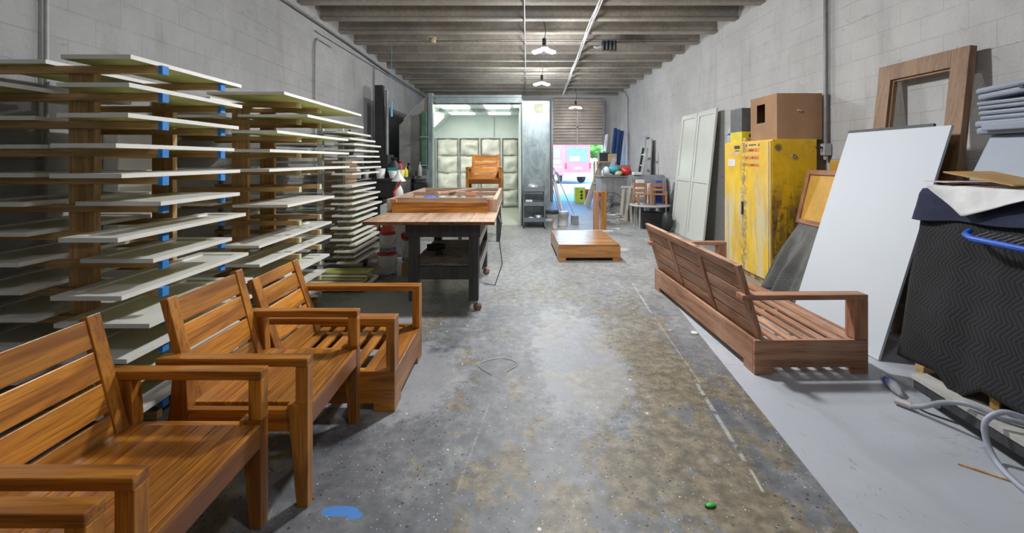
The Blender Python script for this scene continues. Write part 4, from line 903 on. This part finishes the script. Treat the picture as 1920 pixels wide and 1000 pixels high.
for z, s_ in ((1.535, 'FLAMMABLE'), (1.445, 'INFLAMABLE'), (1.357, 'INFLAMMABLE')):
    lettering(s_, .060 if len(s_) < 10 else (.056 if len(s_) < 11 else .050), frame_mat((CX0-.0008, 5.37, z), (0, -1, 0), (0, 0, 1)), M_inkr, t, bold=.0004)
m = MB()
for y in (5.22, 5.50): m.prism([(y-.018, 1.585), (y+.018, 1.585), (y, 1.615)], CX0-.002, CX0, 0)
m.box(CX0-.002, CX0, 5.28, 5.44, 1.592, 1.605).build('warning_marks', M_black, t)
MB().box(CX0-.002, CX0, 5.78, 5.97, 1.34, 1.43).build('white_label', M_plasticW, t)
m = MB().box(CX0-.002, CX0, 5.66, 5.80, 1.56, 1.60).box(CX0-.002, CX0, 5.68, 5.78, 1.53, 1.54); m.build('warning_marks', M_black, t)
M_pink = plain('faded_label', (.62, .45, .25), .6)
MB().box(CX0-.0015, CX0, 5.66, 5.98, 1.48, 1.52).build('faded_label', M_pink, t)
MB().lathe([(.006, 0), (.022, .002), (.026, .01), (.018, .014), (.01, .008)], (0, 0, 0), 16, 0, frame_mat((3.10, CY0, 1.46), (1, 0, 0), (0, 0, 1))).build('vent_plug', M_steel, t)
# on top
t = thing('cardboard_box', 'large brown cardboard box with a cut-out hole on the yellow cabinet', 'box', (3.2, 5.3, 1.65))
m = MB(); a0, a1, b0, b1, z0, z1 = 2.95, 3.46, 5.04, 5.60, 1.651, 2.165; w_ = .006
m.box(a0, a1, b0, b0+w_, z0, z1).box(a0, a1, b1-w_, b1, z0, z1).box(a1-w_, a1, b0+w_, b1-w_, z0, z1).box(a0, a1, b0+w_, b1-w_, z0, z0+w_)
y0, y1, c0, c1 = 5.28, 5.46, 1.86, 2.08      # hole in the aisle side
m.box(a0, a0+w_, b0+w_, y0, z0+w_, z1).box(a0, a0+w_, y1, b1-w_, z0+w_, z1).box(a0, a0+w_, y0, y1, z0+w_, c0).box(a0, a0+w_, y0, y1, c1, z1)
m.build('carton', M_card, t)
MB().box(a0, a1, b0, (b0+b1)/2-.002, z1, z1+.006).box(a0, a1, (b0+b1)/2+.002, b1, z1, z1+.006).build('flap', M_card, t)
one(MB().tube([(3.18, 5.035, 1.98), (3.22, 5.036, 1.97)], .012), 'torn_tape', plain('pale_tape', (.55, .42, .32), .4), 'small torn tape mark on the face of the large cardboard box', 'tape')
t = thing('grey_yellow_carton', 'dark grey and yellow printed carton behind the cardboard box', 'carton', (3.0, 5.82, 1.65))
MB().box(2.88, 3.12, 5.68, 5.98, 1.651, 1.78).build('yellow_band', M_yel, t); MB().box(2.881, 3.119, 5.681, 5.979, 1.781, 2.08).build('grey_band', plain('dark_grey_card', (.10, .10, .11), .6), t)
MB().lathe([(.0, 0), (.03, .001), (.03, .003)], (0, 0, 0), 16, 0, frame_mat((3.0, 5.679, 1.73), (1, 0, 0), (0, 0, 1))).build('printed_dot', M_black, t)
t = thing('water_bottle', 'clear plastic bottle with blue band on the yellow cabinet', 'bottle', (2.90, 6.03, 1.65))
M_clear = NT('clear_plastic').fin((.9, .93, .96), .15, 0, Transmission_Weight=.7, IOR=1.12)
MB().lathe([(.03, 0), (.034, .01), (.034, .14), (.015, .19), (.015, .21)], (2.90, 6.02, 1.651), 16).build('bottle_body', M_clear, t)
MB().lathe([(.0345, .10), (.0355, .102), (.0355, .125), (.0345, .127)], (2.90, 6.02, 1.651), 16).build('band', M_blue, t)
item('wood_offcut', 2.92, 5.64, 1.651, .07, .05, M_pz, 'small wood block at the edge of the yellow cabinet top', 'block')

# ------------------------------------------------------------------ leaning things on the right
M_board = plain('white_melamine', (.56, .60, .645), .65, var=.02, scale=1)
Mx = lean(2.58, 3.10, 3.16, 1.66)
one(MB().box(0, .98, 0, 1.74, 0, .018, 0, Mx), 'white_melamine_sheet', [M_board], 'large plain white sheet leaning on the right wall beside the sofa', 'board', bevel=.001)
Mx = lean(2.67, 3.16, 3.36, 1.68)
one(MB().box(0, .86, 0, 1.76, 0, .018, 0, Mx), 'dark_edged_sheet', M_dkwood, 'dark-edged sheet leaning just behind the white one', 'board')
t = thing('wooden_door_frame', 'heavy brown wooden door frame with open centre leaning on the right wall', 'door frame', (3.35, 3.7, 0))
Mx = lean(3.19, 3.43, 3.32, 2.26); T_ = .055
for x in (0, .69): MB().box(x, x+.14, 0, 2.28, 0, T_, 0, Mx).build('stile', M_door, t, .003)
MB().box(.14, .69, 2.14, 2.28, .0, T_, 0, Mx).build('rail', M_door, t, .003); MB().box(.14, .69, 1.36, 1.50, 0, T_-.01, 0, Mx).build('rail', M_door, t, .003); MB().box(.14, .69, .0, .22, 0, T_, 0, Mx).build('rail', M_door, t, .003)
MB().box(.14, .155, 1.5, 2.14, .0, .03, 0, Mx).box(.675, .69, 1.5, 2.14, .0, .03, 0, Mx).box(.155, .675, 2.125, 2.14, 0, .03, 0, Mx).build('glazing_bead', M_door, t)
t = thing('framed_panel', 'small brown-framed honey plywood panel leaning beside the yellow cabinet', 'panel', (3.1, 4.5, .74))
Mx = lean(3.06, 3.19, 4.22, .565, .742)
M_honey = plain('honey_ply', (.60, .34, .06), .45, var=.1)
for x in (0, .57): MB().box(x, x+.05, 0, .58, 0, .03, 0, Mx).build('frame_side', M_rz, t, .002)
for y in (0, .53): MB().box(.05, .57, y, y+.05, 0, .03, 0, Mx).build('frame_side', M_ry, t, .002)
MB().box(.05, .57, .05, .53, .002, .012, 0, Mx).build('panel', M_honey, t)
one(MB().box(0, .55, 0, 1.42, 0, .02, 0, lean(3.28, 3.42, 4.28, 1.41)), 'honey_plywood_board', M_honey, 'honey coloured plywood board behind the small framed panel', 'board')
one(MB().box(0, .52, 0, .71, 0, .03, 0, lean(2.98, 3.12, 4.26, .70)), 'support_board', M_px, 'board under the grey quilted blanket', 'board')
def quilt(name, base, line, period=.055, wob=.03, vert=False):
    t = NT(name); o = t.obj(); x, y, z = t.sep(o)
    if vert: ph = t.M('ADD', t.M('ADD', y, t.M('MULTIPLY', x, .6)), t.M('MULTIPLY', t.M('PINGPONG', z, .07), .8))
    else: ph = t.M('ADD', z, t.M('MULTIPLY', t.M('PINGPONG', y, period*1.5), .9))
    ph = t.M('ADD', ph, t.M('MULTIPLY', t.noise(o, 7, 3, .5), wob))
    hw = .014 if vert else .011; s_ = t.M('PINGPONG', ph, hw); ln = t.M('SUBTRACT', 1.0, t.step(s_, .0, .0035))
    c = t.mix(t.M('MULTIPLY', ln, .85), t.mix(t.step(t.noise(o, 5, 4, .6), .3, .7), tuple(q*.8 for q in base), tuple(q*1.25 for q in base)), line)
    t.bump(t.M('ADD', s_, t.M('MULTIPLY', t.noise(o, 40, 3, .5), .002)), .5 if not vert else .25, .5)
    return t.fin(c, .95)
M_qg = quilt('grey_quilt', (.15, .15, .14), (.05, .05, .05), wob=.07); M_qb = quilt('black_quilt', (.012, .012, .014), (.05, .05, .054), wob=.05, vert=True)
def fn(u, v):      # over the board, hanging in folds to the floor
    y = 4.24+.56*u; top = Vector((3.045, y-.0, .75)); bot = Vector((2.72+.05*math.sin(u*9), y+.10*u, .02))
    s_ = v; p = top.lerp(bot, s_); f = s_*(.05*math.sin(u*17+1)+.03*math.sin(u*31))
    p.x += f-.03*math.sin(s_*3.14)*.5; p.y += .02*math.sin(s_*8+u*5)*s_
    return tuple(p)
one(MB().grid(fn, 60, 24), 'grey_moving_blanket', M_qg, 'grey quilted moving blanket draped below the framed panel', 'blanket', solid=.012)
def fn(u, v):
    y = 4.86; top = Vector((2.99+.02*u, y-.02, .62)); bot = Vector((2.67+.2*u, y+.04-.05*u, .02)); p = top.lerp(bot, v); p.x += v*(.045*math.sin(u*7)); p.y += .03*math.sin(v*4)
    return tuple(p)
one(MB().grid(fn, 24, 20), 'blanket_corner', M_qg, 'loose hanging fold of the grey quilted blanket against the yellow cabinet', 'blanket', solid=.012)

# ------------------------------------------------------------------ covered table, right foreground
t = thing('covered_table', 'bulky low table hidden under black and navy covers', 'table', (2.95, 1.95, 0))
MB().box(2.62, 3.42, 1.05, 2.78, 1.0, 1.22).build('tabletop', M_dkwood, t)
for x in (2.66, 3.34):
    for y in (1.1, 2.56): MB().box(x, x+.07, y, y+.07, .152, 1.0).build('leg', M_dkwood, t)
def perim(s_, o):     # path round the covered table, s in 0..1: far side -> aisle side -> near side
    pts = [Vector((3.42, 2.82+o*.3)), Vector((2.60-o, 2.82+o*.3)), Vector((2.54-o, .95-o)), Vector((3.42, .95-o))]
    L = [(pts[i+1]-pts[i]).length for i in range(3)]; d = s_*sum(L)
    for i in range(3):
        if d <= L[i] or i == 2: return pts[i].lerp(pts[i+1], min(1, d/L[i]))
        d -= L[i]
def cover(ztop, zbot, off, flare, amp, fr, ph, name, mat, label):
    def fn(u, v):
        if v < .18:
            k = v/.18; c = Vector((3.05, 1.95)); p = perim(u, off); q = c.lerp(p, k); zz = ztop-.015*k**6+.012*noise.noise(Vector((q.x*4, q.y*4, ph)))
            return (q.x, q.y, zz)
        k = (v-.18)/.82; zb = zbot(u); f = amp*k**.8*(math.sin(u*fr+ph)+.5*math.sin(u*fr*2.3+ph*2))
        e = off+.012*min(1, k*6)+flare*k+f; p = perim(u, e)
        return (p.x, p.y, ztop-.015+(zb-ztop+.015)*k+.006*noise.noise(Vector((u*20, k*5, ph))))
    return one(MB().grid(fn, 200, 44), name, mat, label, 'cover', solid=.008)
cover(1.232, lambda u: .19+.30*max(0, (u-.33))*1.3+.025*math.sin(u*23)-.11*max(0, 1-abs(u-.345)/.03), .0, .16, .014, 19, .3, 'black_moving_blanket', M_qb, 'black zigzag-quilted moving blanket hanging over the tall table at right')
M_nav = plain('navy_cloth', (.010, .014, .045), .85, var=.2, scale=30, bump=.3)
cover(1.252, lambda u: 1.065+.015*math.sin(u*19)+.008*math.sin(u*47), .022, .03, .01, 30, 1.5, 'navy_cloth', M_nav, 'navy blue cloth laid over the black quilted blanket')
t = thing('blue_rimmed_tray', 'mesh tray with thick bright blue rim jutting from the covered table', 'tray', (2.42, 2.0, 1.0))
MB().tube([(2.50, 2.46, 1.03), (2.445, 2.43, 1.015), (2.41, 2.36, 1.005), (2.40, 2.0, .995), (2.40, 1.5, .99)], .016, 10).build('rim', M_blue, t)
m = MB()
for i in range(24): m.tube([(2.41, 2.36-i*.035, 1.012), (2.50, 2.36-i*.035, 1.04)], .0025, 4)
m.build('mesh', M_lsteel, t)
def fn(u, v):       # lies on the navy cloth, one corner hanging over the aisle side
    y = 1.6+1.12*v; d = max(0, .165*(1-abs(y-2.49)/(.22 if y > 2.49 else .42)))
    if u < .35: k = u/.35; return (2.505+.02*k-.02*(1-k)+.004*math.sin(y*30), y, 1.268-d*(1-k))
    k = (u-.35)/.65; return (2.525+.62*k, y+.05*k*math.sin(y*5), 1.272+.008*noise.noise(Vector((k*5, v*6, 1))))
one(MB().grid(fn, 30, 50), 'white_dust_sheet', plain('white_sheet', (.66, .66, .66), .8, bump=.1), 'crumpled white sheet on the navy cloth, one corner hanging down', 'sheet', solid=.004)
one(MB().box(-.27, .27, -.16, .16, 0, .008, 0, Matrix.Translation((2.78, 2.50, 1.315)) @ Matrix.Rotation(R(12), 4, 'Z') @ Matrix.Rotation(R(11), 4, 'X')), 'cardboard_sheet', plain('orange_card', (.55, .33, .12), .8), 'flat tan cardboard piece on the white sheet', 'cardboard')
one(MB().box(-.2, .2, -.1, .1, 0, .005, 0, Matrix.Translation((2.73, 2.66, 1.286)) @ Matrix.Rotation(R(-10), 4, 'Z')), 'pinkish_paper', plain('pink_paper', (.55, .42, .38), .7), 'pinkish paper lying under the tan cardboard piece', 'paper')
t = thing('plastic_bin', 'upturned tapered grey-blue plastic bin on the covered table', 'bin', (3.1, 2.35, 1.29))
MB().add([(2.83, 1.9, 1.29), (3.45, 1.9, 1.29), (3.45, 2.80, 1.29), (2.83, 2.80, 1.29), (2.95, 2.0, 1.575), (3.42, 2.0, 1.575), (3.42, 2.76, 1.575), (2.93, 2.76, 1.575)], [(0, 3, 2, 1), (4, 5, 6, 7), (0, 1, 5, 4), (1, 2, 6, 5), (2, 3, 7, 6), (3, 0, 4, 7)]).build('bin_body', M_lav, t, .012)
one(MB().box(2.86, 3.05, 1.9, 2.35, 1.30, 1.36, 0, Matrix.Translation((-.03, 0, 0))), 'plastic_sheet', plain('pale_grey_plastic', (.50, .50, .54), .5), 'pale grey lid in front of the tapered bin', 'lid')
for i, (z0, hh, dx, lb) in enumerate(((1.577, .085, -.02, 'thickest clipped grey-blue case, bottom of the stack on the upturned bin'), (1.664, .06, .0, 'second grey-blue case up in the stack on the upturned bin'),
                                      (1.73, .05, -.01, 'third grey-blue case up in the stack on the upturned bin'), (1.79, .075, -.01, 'topmost grey-blue case of the stack, tilted lid with a dark hole'))):
    t = thing('plastic_case', lb, 'case', (3.15, 2.4, z0), 'grey-blue cases stacked on the bin')
    x0 = 2.90+dx; T = Matrix.Translation((0, 0, 0)) if i < 3 else Matrix.Translation((x0, 2.8, z0)) @ Matrix.Rotation(R(-4), 4, 'X') @ Matrix.Translation((-x0, -2.8, -z0))
    MB().box(x0, 3.44, 1.95, 2.80, z0, z0+hh*.5, 0, T).build('lower_shell', M_lav, t, .014)
    MB().box(x0-.005, 3.44, 1.945, 2.805, z0+hh*.52, z0+hh, 0, T).build('upper_shell', M_lav, t, .014)
    if i == 0: MB().box(x0-.03, x0-.004, 2.40, 2.74, z0+.02, z0+.065).build('clip', M_lav, t, .008)
    if i == 3: MB().lathe([(.0, 0), (.012, .001), (.012, .004)], (0, 0, 0), 12, 0, frame_mat((x0-.005, 2.55, z0+.05), (0, -1, 0), (0, 0, 1))).build('hole', M_black, t)

# ------------------------------------------------------------------ dolly, hose and litter on the painted floor
t = thing('platform_dolly', 'low pale-topped platform dolly half under the black blanket', 'dolly', (2.5, 2.2, 0))
MB().prism([(2.355, 2.66), (3.42, 2.72), (3.42, 1.0), (2.20, 1.0)], .125, .150, 2).build('deck', plain('grey_deck', (.50, .49, .46), .6, var=.15, scale=4), t)
MB().prism([(2.36, 2.65), (2.39, 2.65), (2.24, 1.01), (2.21, 1.01)], .07, .124, 2).build('frame', M_dkwood, t)
for x, y in ((2.42, 2.56), (3.3, 2.6), (2.34, 1.2), (3.3, 1.2)):
    MB().box(x-.02, x+.02, y-.02, y+.02, .05, .07).tube([(x-.014, y, .032), (x+.014, y, .032)], .032, 14).build('caster', M_steel, t)
t = thing('brass_fitting', 'small brass fitting standing on the dolly by the black blanket', 'fitting', (2.33, 2.17, .15))
MB().lathe([(.022, 0), (.025, .004), (.025, .06), (.018, .065), (.018, .09)], (2.45, 2.28, .151), 16).build('body', M_brass, t)
MB().tube([(2.45+.02*math.cos(a), 2.28, .245+.02*math.sin(a)) for a in [i*math.pi/6 for i in range(12)]], .003, 5, closed=True).build('ring', M_lsteel, t)
M_hose = plain('grey_hose', (.30, .32, .36), .45)
pts = [(2.24, 2.54, .02), (2.26, 2.47, .06), (2.27, 2.38, .13), (2.30, 2.28, .178), (2.35, 2.2, .172), (2.42, 2.11, .172), (2.6, 1.95, .172), (2.75, 1.8, .172)]
def smooth(p, n=6):
    out = []; p = [Vector(q) for q in p]
    for i in range(len(p)-1):
        a, b, c, d = p[max(i-1, 0)], p[i], p[i+1], p[min(i+2, len(p)-1)]
        for k in range(n):
            u = k/n; out.append(.5*((2*b)+(c-a)*u+(2*a-5*b+4*c-d)*u*u+(3*b-a-3*c+d)*u**3))
    return out+[p[-1]]
t = thing('air_hose', 'grey rubber hose with pale coupling trailing over the dolly', 'hose', (2.1, 2.4, .02))
MB().tube(smooth(pts), .013, 10).build('hose', M_hose, t)
MB().tube([(2.21, 2.60, .022), (2.245, 2.535, .024)], .017, 10).build('coupling', plain('pink_grey', (.50, .42, .42), .5), t)
one(MB().tube(smooth([(2.38, 2.09, .215), (2.31, 2.12, .225), (2.25, 2.14, .17), (2.245, 2.13, .08), (2.235, 2.08, .022), (2.20, 2.0, .015), (2.17, 1.9, .014), (2.15, 1.75, .014)]), .013, 10), 'hose_loop', plain('lavender_hose', (.36, .38, .46), .4), 'lavender-grey hose end looping off the dolly onto the floor', 'hose')
one(MB().tube([(2.27, 2.64, .006), (2.31, 2.5, .006), (2.38, 2.40, .006)], .004, 5), 'thin_cable', M_black, 'thin dark cable lying on the pale floor by the dolly', 'cable')
t = thing('plastic_bottle', 'crushed clear plastic water bottle lying on the pale floor', 'bottle', (1.98, 2.82, .03))
MB().tube([(2.355, 2.86, .034), (2.35, 2.84, .034), (2.325, 2.75, .034), (2.31, 2.71, .030), (2.305, 2.68, .022), (2.30, 2.665, .018)], [.022, .030, .028, .029, .016, .012], 14).build('bottle_body', M_clear, t)
MB().tube([(2.343, 2.815, .034), (2.337, 2.795, .034)], .0305, 14).build('label_band', M_blue, t)
one(MB().box(-.1, .1, -.006, .006, 0, .006, 0, Matrix.Translation((2.14, 2.02, .001)) @ Matrix.Rotation(R(-43), 4, 'Z')), 'wood_splinter', M_pz, 'thin wood strip lying on the pale floor at bottom right', 'wood strip')
one(MB().lathe([(.028, 0), (.03, .003), (.028, .012), (.01, .014)], (1.47, 3.66, 0), 20), 'paint_puck', M_plasticW, 'round white disc on the floor beside the sofa base', 'disc')
one(MB().blob((.80, 1.835, .006), (.022, .012, .006), amp=.8, seed=2), 'green_scrap', plain('green_scrap', (.04, .5, .05), .5), 'tiny bright green scrap on the brown floor', 'scrap')
one(MB().tube(smooth([(-.05, 3.0, .004), (.02, 3.12, .004), (-.1, 3.2, .004), (-.25, 3.1, .004), (-.15, 2.95, .004)]), .002, 4), 'wire_loop', M_lsteel, 'thin pale wire loop on the floor in mid aisle', 'wire')
one(MB().box(2.70, 2.86, 2.96, 3.02, 0, .05), 'floor_block', M_px, 'short pine block on the floor behind the dolly', 'wood block')

for o in bpy.data.objects:
    if '_o' in o: del o['_o']
